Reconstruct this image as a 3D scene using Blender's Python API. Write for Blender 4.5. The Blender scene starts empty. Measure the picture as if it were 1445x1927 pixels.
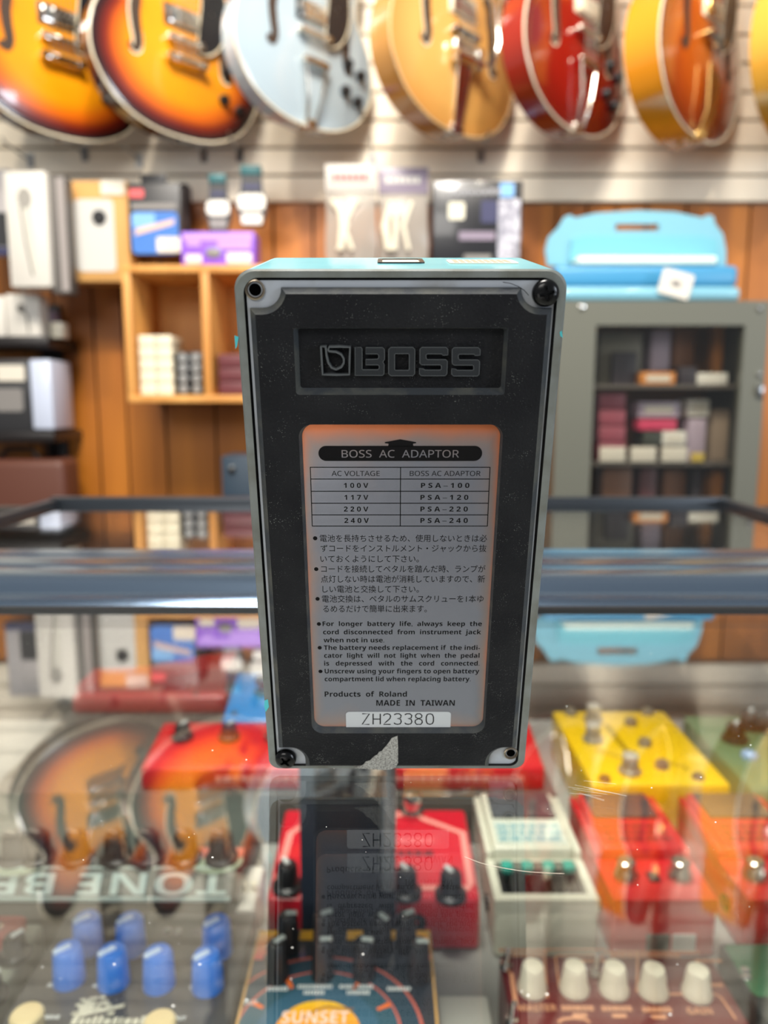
import bpy, bmesh, math, random
from mathutils import Vector, Matrix
from mathutils.geometry import tessellate_polygon

random.seed(7)
SC = bpy.context.scene
COL = SC.collection
PI = math.pi

# ------------------------------------------------------------------ camera, light, exposure
ZG = 0.95                                   # top face of the glass counter
CAM_H = 0.1004                              # lens above the glass
PITCH = math.radians(8.3)
FPX = 1400.0
CX, CY = 722.5, 963.5
CAMP = Vector((0, 0, ZG + CAM_H))

cam_d = bpy.data.cameras.new('camera')
cam = bpy.data.objects.new('camera', cam_d)
COL.objects.link(cam)
cam.location = CAMP
cam.rotation_euler = (PI / 2 - PITCH, 0, 0)
cam_d.sensor_fit = 'HORIZONTAL'
cam_d.sensor_width = 36
cam_d.lens = 36 * FPX / 1445
cam_d.clip_start = 0.01
cam_d.dof.use_dof = True
cam_d.dof.focus_distance = 0.181
cam_d.dof.aperture_fstop = (cam_d.lens / 2.3)
SC.camera = cam

w = bpy.data.worlds.new('shop_air')
SC.world = w
w.use_nodes = True
w.node_tree.nodes['Background'].inputs[0].default_value = (0.90, 0.95, 1.0, 1)
w.node_tree.nodes['Background'].inputs[1].default_value = 0.25

def area(name, loc, target, sx, sy, power, col):
    d = bpy.data.lights.new(name, 'AREA')
    d.shape = 'RECTANGLE'; d.size = sx; d.size_y = sy; d.energy = power; d.color = col
    o = bpy.data.objects.new(name, d); COL.objects.link(o)
    o.location = loc
    o.rotation_euler = (Vector(target) - Vector(loc)).to_track_quat('-Z', 'Y').to_euler()
    return o

area('ceiling_lamp_counter', (-0.2, 0.15, 2.9), (0, 0.45, 0.8), 0.7, 0.7, 72, (1.0, 0.95, 0.88))
area('added_front_fill', (-0.9, -2.0, 2.3), (0.0, 0.6, 1.0), 1.4, 1.0, 28, (1.0, 0.96, 0.90))  # added fill behind the camera to brighten the pedal face, no known source
for sx in (-0.75, -0.15, 0.45, 1.05):
    d = bpy.data.lights.new('track_spot', 'SPOT'); d.energy = 48; d.color = (1.0, 0.90, 0.76)
    d.spot_size = math.radians(54); d.spot_blend = 0.7; d.shadow_soft_size = 0.045
    o = bpy.data.objects.new('track_spot', d); COL.objects.link(o); o.location = (sx, 0.40, 2.75)
    o.rotation_euler = (Vector((sx + 0.02, 1.95, 1.42)) - o.location).to_track_quat('-Z', 'Y').to_euler()
area('shop_window', (4.6, -2.6, 1.7), (0.2, 0.6, 0.9), 1.3, 1.6, 90, (0.82, 0.90, 1.0))

SC.view_settings.view_transform = 'Standard'
SC.view_settings.look = 'None'
SC.view_settings.gamma = 1
SC.view_settings.exposure = 0.35
SC.view_settings.use_curve_mapping = False

# ------------------------------------------------------------------ measuring helpers
_c, _s = math.cos(PITCH), math.sin(PITCH)
def ray(px, py):
    a = (px - CX) / FPX; b = (py - CY) / FPX
    return Vector((a, _c - b * _s, -_s - b * _c))
def on_z(px, py, z):
    d = ray(px, py); t = (z - CAMP.z) / d.z
    return CAMP + d * t
def on_y(px, py, y):
    d = ray(px, py); t = y / d.y
    return CAMP + d * t

# ------------------------------------------------------------------ materials
def lin(c):
    out = []
    for v in c[:3]:
        v = v / 255.0
        out.append(v / 12.92 if v <= 0.04045 else ((v + 0.055) / 1.055) ** 2.4)
    return (out[0], out[1], out[2], 1)

_M = {}
def pm(name, rgb, rough=0.5, metal=0.0, coat=0.0, bump=None, noise=None, specks=None, emit=0, spec=None):
    if name in _M: return _M[name]
    m = bpy.data.materials.new(name); m.use_nodes = True
    nt = m.node_tree; b = nt.nodes['Principled BSDF']
    b.inputs['Base Color'].default_value = lin(rgb)
    b.inputs['Roughness'].default_value = rough
    b.inputs['Metallic'].default_value = metal
    b.inputs['Coat Weight'].default_value = coat
    b.inputs['Coat Roughness'].default_value = 0.06
    if spec is not None: b.inputs['Specular IOR Level'].default_value = spec
    tc = nt.nodes.new('ShaderNodeTexCoord')
    col = None
    if noise:                                # (scale, second colour, low, high)
        n = nt.nodes.new('ShaderNodeTexNoise'); n.inputs['Scale'].default_value = noise[0]
        n.inputs['Detail'].default_value = 4
        nt.links.new(tc.outputs['Object'], n.inputs['Vector'])
        r = nt.nodes.new('ShaderNodeValToRGB')
        r.color_ramp.elements[0].position = noise[2]; r.color_ramp.elements[1].position = noise[3]
        r.color_ramp.elements[0].color = lin(rgb); r.color_ramp.elements[1].color = lin(noise[1])
        nt.links.new(n.outputs['Fac'], r.inputs['Fac'])
        col = r.outputs['Color']
    if specks:                               # (scale, colour, radius): small flecks of dust
        v = nt.nodes.new('ShaderNodeTexVoronoi'); v.inputs['Scale'].default_value = specks[0]
        nt.links.new(tc.outputs['Object'], v.inputs['Vector'])
        n2 = nt.nodes.new('ShaderNodeTexNoise'); n2.inputs['Scale'].default_value = specks[0] * 0.12
        n2.inputs['Detail'].default_value = 3
        nt.links.new(tc.outputs['Object'], n2.inputs['Vector'])
        sub = nt.nodes.new('ShaderNodeMath'); sub.operation = 'MULTIPLY'
        sub.inputs[1].default_value = specks[2]
        pw = nt.nodes.new('ShaderNodeMath'); pw.operation = 'POWER'; pw.inputs[1].default_value = 3.0
        nt.links.new(n2.outputs['Fac'], pw.inputs[0])
        nt.links.new(pw.outputs[0], sub.inputs[0])
        lt = nt.nodes.new('ShaderNodeMath'); lt.operation = 'LESS_THAN'
        nt.links.new(v.outputs['Distance'], lt.inputs[0]); nt.links.new(sub.outputs[0], lt.inputs[1])
        mx = nt.nodes.new('ShaderNodeMix'); mx.data_type = 'RGBA'
        mx.inputs[6].default_value = lin(rgb); mx.inputs[7].default_value = lin(specks[1])
        if col: nt.links.new(col, mx.inputs[6])
        nt.links.new(lt.outputs[0], mx.inputs[0])
        col = mx.outputs[2]
    if col: nt.links.new(col, b.inputs['Base Color'])
    if bump:                                 # (scale, strength)
        n = nt.nodes.new('ShaderNodeTexNoise'); n.inputs['Scale'].default_value = bump[0]
        n.inputs['Detail'].default_value = 5
        nt.links.new(tc.outputs['Object'], n.inputs['Vector'])
        bp = nt.nodes.new('ShaderNodeBump'); bp.inputs['Strength'].default_value = bump[1]
        bp.inputs['Distance'].default_value = 0.5 / bump[0]
        nt.links.new(n.outputs['Fac'], bp.inputs['Height'])
        nt.links.new(bp.outputs[0], b.inputs['Normal'])
    if emit:
        b.inputs['Emission Color'].default_value = lin(rgb); b.inputs['Emission Strength'].default_value = emit
    _M[name] = m
    return m

def glass_mat(name, tint, f0, rough=0.0):
    """clear sheet: mirror part by viewing angle, the rest passes straight through"""
    if name in _M: return _M[name]
    m = bpy.data.materials.new(name); m.use_nodes = True
    nt = m.node_tree; nt.nodes.clear()
    out = nt.nodes.new('ShaderNodeOutputMaterial')
    mix = nt.nodes.new('ShaderNodeMixShader')
    tr = nt.nodes.new('ShaderNodeBsdfTransparent'); tr.inputs[0].default_value = tint
    gl = nt.nodes.new('ShaderNodeBsdfGlossy'); gl.inputs['Roughness'].default_value = rough
    gl.inputs[0].default_value = (1, 1, 1, 1)
    lw = nt.nodes.new('ShaderNodeLayerWeight'); lw.inputs['Blend'].default_value = 0.5
    pw = nt.nodes.new('ShaderNodeMath'); pw.operation = 'POWER'; pw.inputs[1].default_value = 3.0
    ma = nt.nodes.new('ShaderNodeMath'); ma.operation = 'MULTIPLY_ADD'
    ma.inputs[1].default_value = 1 - f0; ma.inputs[2].default_value = f0
    nt.links.new(lw.outputs['Facing'], pw.inputs[0]); nt.links.new(pw.outputs[0], ma.inputs[0])
    nt.links.new(ma.outputs[0], mix.inputs[0])
    nt.links.new(tr.outputs[0], mix.inputs[1]); nt.links.new(gl.outputs[0], mix.inputs[2])
    nt.links.new(mix.outputs[0], out.inputs[0])
    _M[name] = m
    return m

def wood_mat(name, c1, c2, sc=(10, 10, 0.7), rough=0.5, coat=0.0, plank=None):
    if name in _M: return _M[name]
    m = bpy.data.materials.new(name); m.use_nodes = True
    nt = m.node_tree; b = nt.nodes['Principled BSDF']
    b.inputs['Roughness'].default_value = rough; b.inputs['Coat Weight'].default_value = coat
    tc = nt.nodes.new('ShaderNodeTexCoord')
    mp = nt.nodes.new('ShaderNodeMapping'); mp.inputs['Scale'].default_value = sc
    nt.links.new(tc.outputs['Object'], mp.inputs[0])
    n = nt.nodes.new('ShaderNodeTexNoise'); n.inputs['Scale'].default_value = 1.0
    n.inputs['Detail'].default_value = 6; n.inputs['Distortion'].default_value = 0.6
    nt.links.new(mp.outputs[0], n.inputs['Vector'])
    r = nt.nodes.new('ShaderNodeValToRGB')
    r.color_ramp.elements[0].position = 0.32; r.color_ramp.elements[1].position = 0.68
    r.color_ramp.elements[0].color = lin(c1); r.color_ramp.elements[1].color = lin(c2)
    nt.links.new(n.outputs['Fac'], r.inputs['Fac'])
    nt.links.new(r.outputs['Color'], b.inputs['Base Color'])
    _M[name] = m
    return m

def burst_mat(name, stops, rough=0.18, flame=0.0):
    """guitar finish: colour by how near the rim the lacquer lies (stored on the mesh as 'rim')"""
    m = bpy.data.materials.new(name); m.use_nodes = True
    nt = m.node_tree; b = nt.nodes['Principled BSDF']
    b.inputs['Roughness'].default_value = rough; b.inputs['Coat Weight'].default_value = 1.0
    b.inputs['Coat Roughness'].default_value = 0.04
    a = nt.nodes.new('ShaderNodeAttribute'); a.attribute_name = 'rim'
    r = nt.nodes.new('ShaderNodeValToRGB')
    el = r.color_ramp.elements
    while len(el) < len(stops): el.new(0.5)
    for e, (p, c) in zip(el, stops):
        e.position = p; e.color = lin(c)
    nt.links.new(a.outputs['Fac'], r.inputs['Fac'])
    nt.links.new(r.outputs['Color'], b.inputs['Base Color'])
    return m

# ------------------------------------------------------------------ mesh helpers
_TX = {}
def grot(s, bold):
    """the plain or bold grotesque letters of the built-in font"""
    U, L, D = (0x1D5D4, 0x1D5EE, 0x1D7EC) if bold else (0x1D5A0, 0x1D5BA, 0x1D7E2)
    return ''.join(chr(U + ord(c) - 65) if 'A' <= c <= 'Z' else chr(L + ord(c) - 97) if 'a' <= c <= 'z' else chr(D + ord(c) - 48) if '0' <= c <= '9' else c for c in s)
def text_geo(s, bold=0.0):
    k = (s, bold)
    if k in _TX: return _TX[k]
    cu = bpy.data.curves.new('t', 'FONT'); cu.body = grot(s, bold > 0.01) if all(ord(c) < 0x2100 for c in s) else s; cu.size = 1; cu.offset = 0; cu.resolution_u = 4
    ob = bpy.data.objects.new('t', cu); COL.objects.link(ob)
    dg = bpy.context.evaluated_depsgraph_get(); dg.update()
    me = bpy.data.meshes.new_from_object(ob.evaluated_get(dg))
    vs = [(v.co.x, v.co.y) for v in me.vertices]; fs = [tuple(p.vertices) for p in me.polygons]
    bpy.data.objects.remove(ob); bpy.data.curves.remove(cu); bpy.data.meshes.remove(me)
    _TX[k] = (vs, fs)
    return _TX[k]

def rrect(x0, x1, z0, z1, r, n=6):
    """rounded rectangle, counter-clockwise list of (x, z); r number or four radii (bl, br, tr, tl)"""
    if not isinstance(r, (tuple, list)): r = (r,) * 4
    pts = []
    for (cx, cz, a0, rr) in ((x0 + r[0], z0 + r[0], PI, r[0]), (x1 - r[1], z0 + r[1], 1.5 * PI, r[1]),
                             (x1 - r[2], z1 - r[2], 0, r[2]), (x0 + r[3], z1 - r[3], 0.5 * PI, r[3])):
        for i in range(n + 1):
            a = a0 + 0.5 * PI * i / n
            pts.append((cx + rr * math.cos(a), cz + rr * math.sin(a)))
    return pts

def catmull(P, per=6, closed=True):
    out = []; n = len(P)
    rng = n if closed else n - 1
    for i in range(rng):
        if closed: p0, p1, p2, p3 = P[i - 1], P[i], P[(i + 1) % n], P[(i + 2) % n]
        else: p0, p1, p2, p3 = P[max(i - 1, 0)], P[i], P[i + 1], P[min(i + 2, n - 1)]
        for k in range(per):
            t = k / per
            out.append(tuple(0.5 * ((2 * b) + (c - a) * t + (2 * a - 5 * b + 4 * c - d) * t * t + (3 * b - a - 3 * c + d) * t ** 3)
                             for a, b, c, d in zip(p0, p1, p2, p3)))
    if not closed: out.append(tuple(P[-1]))
    return out

class MB:
    def __init__(s): s.bm = bmesh.new(); s.mats = []
    def mi(s, m):
        if m not in s.mats: s.mats.append(m)
        return s.mats.index(m)
    def f(s, vs, m):
        try: fc = s.bm.faces.new(vs)
        except ValueError: return None
        fc.material_index = s.mi(m); return fc
    def v(s, p): return s.bm.verts.new(p)
    def box(s, x0, x1, y0, y1, z0, z1, m, bev=0.0, seg=2, mat=None):
        vs = [s.v(p) for p in ((x0, y0, z0), (x1, y0, z0), (x1, y1, z0), (x0, y1, z0),
                               (x0, y0, z1), (x1, y0, z1), (x1, y1, z1), (x0, y1, z1))]
        fs = [s.f([vs[i] for i in q], m) for q in ((0, 3, 2, 1), (4, 5, 6, 7), (0, 1, 5, 4), (1, 2, 6, 5), (2, 3, 7, 6), (3, 0, 4, 7))]
        if mat: bmesh.ops.transform(s.bm, matrix=mat, verts=vs)
        if bev:
            es = list({e for fc in fs for e in fc.edges})
            r = bmesh.ops.bevel(s.bm, geom=es, offset=bev, segments=seg, affect='EDGES', profile=0.5)
            for fc in r['faces']: fc.material_index = s.mi(m)
        return s
    def loops(s, L, m, cap0=True, cap1=True, closed=True):
        """skin a list of equally long vertex loops; m one material or one per band"""
        R = [[s.v(p) for p in l] for l in L]
        n = len(R[0])
        for k in range(len(R) - 1):
            mm = m[k] if isinstance(m, list) else m
            for i in range(n if closed else n - 1):
                j = (i + 1) % n
                s.f((R[k][i], R[k][j], R[k + 1][j], R[k + 1][i]), mm)
        m0 = m[0] if isinstance(m, list) else m; m1 = m[-1] if isinstance(m, list) else m
        if cap0: s.f(R[0][::-1], m0)
        if cap1: s.f(R[-1], m1)
        return R
    def fill(s, L, m):
        """planar polygon with holes"""
        R = [[s.v(p) for p in l] for l in L]
        flat = [v for l in R for v in l]
        for t in tessellate_polygon([[Vector(p) for p in l] for l in L]):
            s.f([flat[i] for i in t], m)
        return R
    def slab(s, L, off, m, side=None):
        """extrude a planar polygon with holes by the vector off"""
        off = Vector(off)
        L = [[Vector(p) for p in l] for l in L]
        s.fill(L, m); s.fill([[p + off for p in l] for l in L], m)
        for l in L: s.loops([l, [p + off for p in l]], side or m, False, False)
        return s
    def lathe(s, prof, o, ax, m, n=28, cap0=True, cap1=True, sx=1.0):
        """prof: (radius, height along ax)"""
        ax = Vector(ax).normalized(); o = Vector(o)
        q = Vector((0, 0, 1)).rotation_difference(ax)
        L = []
        for r, h in prof:
            L.append([o + q @ Vector((r * math.cos(2 * PI * i / n) * sx, r * math.sin(2 * PI * i / n), h)) for i in range(n)])
        s.loops(L, m, cap0, cap1); return s
    def cyl(s, p0, p1, r, m, n=20, r1=None):
        p0 = Vector(p0); p1 = Vector(p1)
        return s.lathe([(r, 0), (r if r1 is None else r1, (p1 - p0).length)], p0, p1 - p0, m, n)
    def tube(s, P, r, m, n=6, closed=False):
        P = [Vector(p) for p in P]; L = []; k = len(P); up = None
        for i in range(k):
            if closed: t = P[(i + 1) % k] - P[i - 1]
            else: t = P[min(i + 1, k - 1)] - P[max(i - 1, 0)]
            t.normalize()
            if up is None:
                up = t.cross(Vector((0, 0, 1)) if abs(t.z) < 0.9 else Vector((1, 0, 0))).normalized()
            up = (up - t * up.dot(t)).normalized()
            b = t.cross(up); rr = r[i] if isinstance(r, (list, tuple)) else r
            L.append([P[i] + (up * math.cos(2 * PI * j / n) + b * math.sin(2 * PI * j / n)) * rr for j in range(n)])
        if closed: L.append(L[0])
        s.loops(L, m, not closed, not closed); return s
    def ribbon(s, P, wd, m, off=(0, 0, 0), close=False):
        """flat stroke along 2D points -> via fn later; P are 3D points lying in the xz plane"""
        P = [Vector(p) for p in P]; L = []; k = len(P)
        for i in range(k):
            t = (P[(i + 1) % k] - P[i - 1]) if close else (P[min(i + 1, k - 1)] - P[max(i - 1, 0)])
            t = Vector((t.x, 0, t.z)).normalized(); nn = Vector((-t.z, 0, t.x)) * (wd[i] if isinstance(wd, list) else wd) * 0.5
            o = Vector(off)
            L.append([P[i] + nn, P[i] - nn, P[i] - nn + o, P[i] + nn + o] if o.length else [P[i] + nn, P[i] - nn])
        if close: L.append(L[0])
        s.loops(L, m, o.length > 0 and not close, o.length > 0 and not close, closed=o.length > 0)
        return s
    def ball(s, c, r, m, n=16, k=10, sc=(1, 1, 1)):
        c = Vector(c)
        prof = [(max(1e-5, math.sin(PI * i / k)) * r, -math.cos(PI * i / k) * r) for i in range(k + 1)]
        L = [[c + Vector((a * math.cos(2 * PI * j / n) * sc[0], a * math.sin(2 * PI * j / n) * sc[1], h * sc[2])) for j in range(n)] for a, h in prof]
        s.loops(L, m); return s
    def text(s, t, m, fn, bold=0.0):
        vs, fs = text_geo(t, bold)
        V = [s.v(fn(*p)) for p in vs]
        for q in fs: s.f([V[i] for i in q], m)
        return s
    def text_fit(s, t, m, o, ux, uz, width, cap, bold=0.0):
        """text with its baseline start at o, along ux, up uz, scaled to width and cap height"""
        vs, fs = text_geo(t, bold)
        if not vs: return s
        x0 = min(p[0] for p in vs); x1 = max(p[0] for p in vs)
        o = Vector(o); ux = Vector(ux); uz = Vector(uz)
        return s.text(t, m, lambda x, y: o + ux * ((x - x0) / (x1 - x0) * width) + uz * (y / 0.714 * cap), bold)
    def build(s, name, parent=None, label=None, cat=None, group=None, kind=None, ang=35, loc=None, rot=None, norm=True, smooth=True):
        if norm: bmesh.ops.recalc_face_normals(s.bm, faces=s.bm.faces)
        me = bpy.data.meshes.new(name)
        s.bm.to_mesh(me); s.bm.free()
        for m in s.mats: me.materials.append(m)
        if smooth and len(me.polygons):
            me.polygons.foreach_set('use_smooth', [True] * len(me.polygons))
            me.set_sharp_from_angle(angle=math.radians(ang))
        o = bpy.data.objects.new(name, me); COL.objects.link(o)
        if parent: o.parent = parent
        if loc is not None: o.location = loc
        if rot is not None: o.rotation_euler = rot
        tag(o, label, cat, group, kind)
        return o

def tag(o, label=None, cat=None, group=None, kind=None):
    if label: o['label'] = label
    if cat: o['category'] = cat
    if group: o['group'] = group
    if kind: o['kind'] = kind
    return o
def thing(name, label, cat, loc=(0, 0, 0), rz=0.0, group=None, rot=None):
    o = bpy.data.objects.new(name, None); COL.objects.link(o)
    o.empty_display_size = 0.02
    o.location = loc; o.rotation_euler = rot or (0, 0, rz)
    return tag(o, label, cat, group)

# palette
BLACK = pm('black_plastic', (22, 22, 24), 0.35)
DARK = pm('dark_plastic', (38, 38, 42), 0.5)
WHITE = pm('white_card', (208, 203, 193), 0.55)
CREAM = pm('cream_plastic', (236, 228, 205), 0.35, coat=0.4)
CHROME = pm('chrome', (225, 222, 215), 0.12, 1.0)
STEEL = pm('steel', (150, 150, 150), 0.3, 1.0)
INK = pm('black_ink', (14, 13, 14), 0.7, spec=0.1)
WHITE_INK = pm('white_ink', (225, 228, 225), 0.6)
GOLD = pm('gold_plate', (215, 180, 110), 0.2, 1.0)
TAG = pm('price_tag', (214, 206, 190), 0.6)

# ------------------------------------------------------------------ the room
floor_m = pm('floor_boards', (96, 84, 74), 0.5, noise=(3, (80, 70, 62), 0.4, 0.6))
b = MB(); b.box(-3.2, 3.2, -2.5, 1.97, -0.05, 0.0, floor_m); b.build('floor', kind='structure')

WALL_Y = 1.95
panel_m = wood_mat('wood_panelling', (140, 78, 17), (194, 120, 38), (9, 9, 0.55), 0.42)
groove_m = pm('panel_groove', (70, 38, 14), 0.7)
zslat = on_y(722, 384, WALL_Y).z             # where the slat boards begin
b = MB()
x = -3.2
while x < 3.2:
    wd = random.choice((0.075, 0.1, 0.13, 0.16))
    b.box(x, x + wd - 0.006, WALL_Y, WALL_Y + 0.02, 0, zslat + 0.02, panel_m)
    x += wd
b.box(-3.2, 3.2, WALL_Y + 0.012, WALL_Y + 0.05, 0, 3.0, groove_m)
wall = b.build('wall_back', kind='structure')
slat_m = pm('slat_board', (240, 229, 208), 0.45, noise=(6, (232, 219, 196), 0.4, 0.7))
slatgap_m = pm('slat_groove', (120, 108, 92), 0.7)
b = MB()
P = (on_y(722, 333, WALL_Y).z - zslat)       # pitch of one slat
z = zslat
while z < 3.0:
    b.box(-3.2, 3.2, WALL_Y - 0.014, WALL_Y + 0.012, z + 0.0035, z + P - 0.0035, slat_m)
    z += P
b.box(-3.2, 3.2, WALL_Y - 0.003, WALL_Y + 0.012, zslat, 3.0, slatgap_m)
b.build('slatwall_panel', parent=wall)
SLAT_Y = WALL_Y - 0.014
# ------------------------------------------------------------------ the glass counter
alu = pm('blue_grey_aluminium', (104, 120, 138), 0.17, 0.85)
alu_dark = pm('dark_anodised_frame', (52, 57, 63), 0.32, 0.6)
gasket = pm('black_gasket', (16, 18, 20), 0.5)
glass = glass_mat('counter_glass', (0.97, 0.985, 0.975, 1), 0.03)
deck_m = pm('deck_laminate', (158, 158, 152), 0.45)
back_m = pm('case_back', (58, 55, 52), 0.6)
side_m = pm('case_side', (70, 72, 74), 0.5)
DECK = ZG - 0.281 + 0.0004
RISE = ZG - 0.234 + 0.0004
case = thing('display_counter', 'glass topped display counter with blue grey metal rail, full of pedals', 'display case', (0, 0.35, 0))
def cb(): return MB()
def cbuild(b, name, **k):
    o = b.build(name, **k); o.parent = case; o.matrix_parent_inverse = Matrix.Translation((0, -0.35, 0)); return o
b = cb(); b.box(-0.66, 0.66, -0.15, 0.3545, ZG - 0.0035, ZG, glass)
pane = cbuild(b, 'glass_top')
b = cb(); b.box(-0.325, 0.336, 0.43, 0.737, ZG - 0.0035, ZG, glass)
cbuild(b, 'rear_glass')
# long extruded rail across the counter
prof = [(0.3525, -0.006), (0.3525, 0.0016), (0.3555, 0.0018)]
prof2 = [(0.3555, 0.0018), (0.3568, 0.0030), (0.3585, 0.0024), (0.373, 0.0026), (0.3755, 0.0036), (0.3785, 0.0075), (0.384, 0.0105), (0.392, 0.0118),
         (0.3990, 0.0120), (0.4000, 0.0108), (0.4030, 0.0108), (0.4040, 0.0122), (0.412, 0.0140), (0.418, 0.0141), (0.4190, 0.0130), (0.4215, 0.0130),
         (0.4225, 0.0144), (0.434, 0.0150), (0.4365, 0.0140), (0.4365, -0.006)]
b = cb()
full = prof + prof2[1:]
L = [[(X, y, ZG + z) for y, z in full] for X in (-0.66, 0.66)]
mats = [gasket, gasket] + [alu] * (len(full) - 2)
R0 = [b.v(p) for p in L[0]]; R1 = [b.v(p) for p in L[1]]
for i in range(len(full)):
    j = (i + 1) % len(full)
    b.f((R0[i], R0[j], R1[j], R1[i]), gasket if i < 2 else alu)
b.f(R0[::-1], alu); b.f(R1, alu)
cbuild(b, 'edge_rail', ang=22)
b = cb(); b.box(-0.335, 0.346, 0.737, 0.749, ZG - 0.012, ZG + 0.0075, alu_dark, 0.002)
cbuild(b, 'frame_bar')
for x0 in (-0.335, 0.336):
    b = cb(); b.box(x0, x0 + 0.010, 0.4366, 0.737, ZG - 0.012, ZG + 0.0060, alu_dark, 0.002)
    cbuild(b, 'frame_bar')
b = cb(); b.box(-0.66, 0.66, -0.15, 0.86, DECK - 0.02, DECK - 0.0004, deck_m); cbuild(b, 'deck_shelf')
b = cb(); b.box(-0.345, 0.150, 0.602, 0.855, DECK - 0.0004, RISE - 0.0004, pm('riser_laminate', (98, 93, 86), 0.5), 0.002); cbuild(b, 'riser_shelf')
b = cb(); b.box(-0.66, 0.66, 0.86, 0.875, 0.02, ZG - 0.02, back_m); cbuild(b, 'back_panel')
for x0 in (-0.675, 0.66):
    b = cb(); b.box(x0, x0 + 0.015, -0.15, 0.875, 0.02, ZG - 0.02, side_m); cbuild(b, 'side_panel')
b = cb(); b.box(-0.66, 0.66, -0.15, 0.86, 0.0, 0.08, side_m); cbuild(b, 'base_plinth')
# flecks of dust on the glass
b = cb(); rd = random.Random(3)
dustm = pm('dust', (225, 225, 220), 0.8)
for i in range(80):
    p = on_z(rd.uniform(20, 1430), rd.uniform(1165, 1920), ZG)
    if p.y < 0.1 or p.y > 0.35: continue
    r = rd.choice((0.00006, 0.00008, 0.0001, 0.00016))
    b.ball((p.x, p.y, p.z + r * 0.6), r, dustm, 6, 4, (rd.uniform(1, 1.9), 1, 0.8))
o = cbuild(b, 'dust', kind='stuff')
# a few fine scratches right of the pedal
b = cb()
for i in range(9):
    p = on_z(1085 + rd.uniform(-20, 25), 1478 + rd.uniform(-14, 20), ZG)
    q = p + Vector((rd.uniform(0.004, 0.010), rd.uniform(-0.004, -0.001), 0))
    b.tube([p + Vector((0, 0, 0.00005)), q + Vector((0, 0, 0.00005))], 0.000022, dustm, 4)
cbuild(b, 'scratches', kind='stuff')
# loose hair on the glass
b = MB()
hp = [on_z(px, py, ZG + 0.0003) for px, py in ((874, 1612), (905, 1624), (945, 1633), (990, 1640), (1035, 1643), (1062, 1644))]
b.tube(catmull([tuple(p) for p in hp], 6, False), 0.000055, pm('pale_hair', (196, 186, 170), 0.4), 5)
b.build('hair', label='single pale hair lying on the glass right of the standing pedal', cat='hair')

# ------------------------------------------------------------------ the upturned pedal
LEAN = math.radians(13.85)
W2, LEN = 0.0350, 0.1309
PO = Vector((0.0035, 0.1919, ZG + 0.0010))
ped = thing('effects_pedal', 'teal guitar pedal standing on end, black rubber underside with silver label facing out', 'guitar pedal', PO, rot=(LEAN, 0, 0))
_q = Matrix.Rotation(LEAN, 3, 'X')
_u, _n, _v = _q @ Vector((1, 0, 0)), _q @ Vector((0, 1, 0)), _q @ Vector((0, 0, 1))
def F(px, py, yd=0.0):
    """point of the underside seen at that place of the photograph, in the pedal's own axes"""
    d = ray(px, py)
    t = ((PO + _n * yd) - CAMP).dot(_n) / d.dot(_n)
    p = CAMP + d * t - PO
    return Vector((p.dot(_u), yd, p.dot(_v)))
teal = pm('teal_paint', (104, 190, 202), 0.32, coat=0.5, noise=(90, (92, 176, 190), 0.45, 0.75))
rim_m = pm('bare_rim', (112, 117, 114), 0.5, 0.1, noise=(120, (90, 91, 82), 0.42, 0.72))
gap_m = pm('dark_gap', (10, 10, 11), 0.8)
plate_m = pm('base_plate_steel', (160, 166, 174), 0.42, 0.1, noise=(70, (118, 114, 104), 0.5, 0.8))
rub = pm('black_rubber', (17, 18, 21), 0.6, bump=(1500, 0.8), specks=(2300, (96, 98, 95), 0.66), noise=(70, (28, 29, 31), 0.4, 0.75), spec=0.15)
rub_edge = pm('rubber_edge', (50, 54, 58), 0.6, spec=0.3, bump=(1600, 0.4), noise=(140, (84, 84, 76), 0.45, 0.75))
rub_logo = pm('rubber_logo', (34, 37, 40), 0.55, bump=(1500, 0.3), spec=0.2)
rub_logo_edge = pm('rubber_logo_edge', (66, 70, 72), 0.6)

# case: rim, sides and sloping back
ro = rrect(-W2, W2, 0, LEN, (0.0030, 0.0030, 0.0042, 0.0042), 8)
def depth(z): return 0.027 + (0.042 - 0.027) * (z / LEN)
ri = rrect(-W2 + 0.0019, W2 - 0.0019, 0.0012, LEN - 0.0017, (0.0022, 0.0022, 0.0034, 0.0034), 8)
b = MB()
e = 0.0004
def sc(l, d): return [(x - math.copysign(min(d, abs(x)), x), z + (d if z < LEN / 2 else -d)) for x, z in l]
def zd(y, z): return z + max(0.0, y - 0.0004) * 0.27 * max(0.0, 1 - z / 0.02)   # the lower end slopes back
b.loops([[(x, 0.0040, z) for x, z in ri], [(x, 0.0, z) for x, z in ri], [(x, 0.0, z) for x, z in sc(ro, e)],
         [(x, e, z) for x, z in ro], [(x, depth(z) - 0.003, zd(depth(z) - 0.003, z)) for x, z in ro], [(x, depth(z), zd(depth(z), z)) for x, z in sc(ro, 0.002)]],
        [gap_m, rim_m, rim_m, teal, teal], False, False)
b.fill([[(x, depth(z), zd(depth(z), z)) for x, z in sc(ro, 0.002)]], teal)
b.fill([[(x, 0.0018, z) for x, z in ri]], gap_m)
# chips where the teal paint has run onto the rim
for pts in (((441, 631), (449, 634), (446, 652), (443, 657)), ((498, 1318), (504, 1316), (506, 1330), (500, 1340), (497, 1330)), ((1053, 625), (1057, 622), (1059, 636), (1054, 632))):
    b.f([b.v(F(px, py, -0.00008)) for px, py in pts], pm('teal_chip', (66, 172, 178), 0.4))
b.build('case', ped, ang=30)
# steel plate
b = MB()
pl = rrect(-W2 + 0.0024, W2 - 0.0024, 0.0014, LEN - 0.0023, (0.0018, 0.0018, 0.0030, 0.0030), 6)
b.slab([[(x, 0.0007, z) for x, z in pl]], (0, 0.0010, 0), plate_m)
b.build('base_plate', ped)

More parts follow.
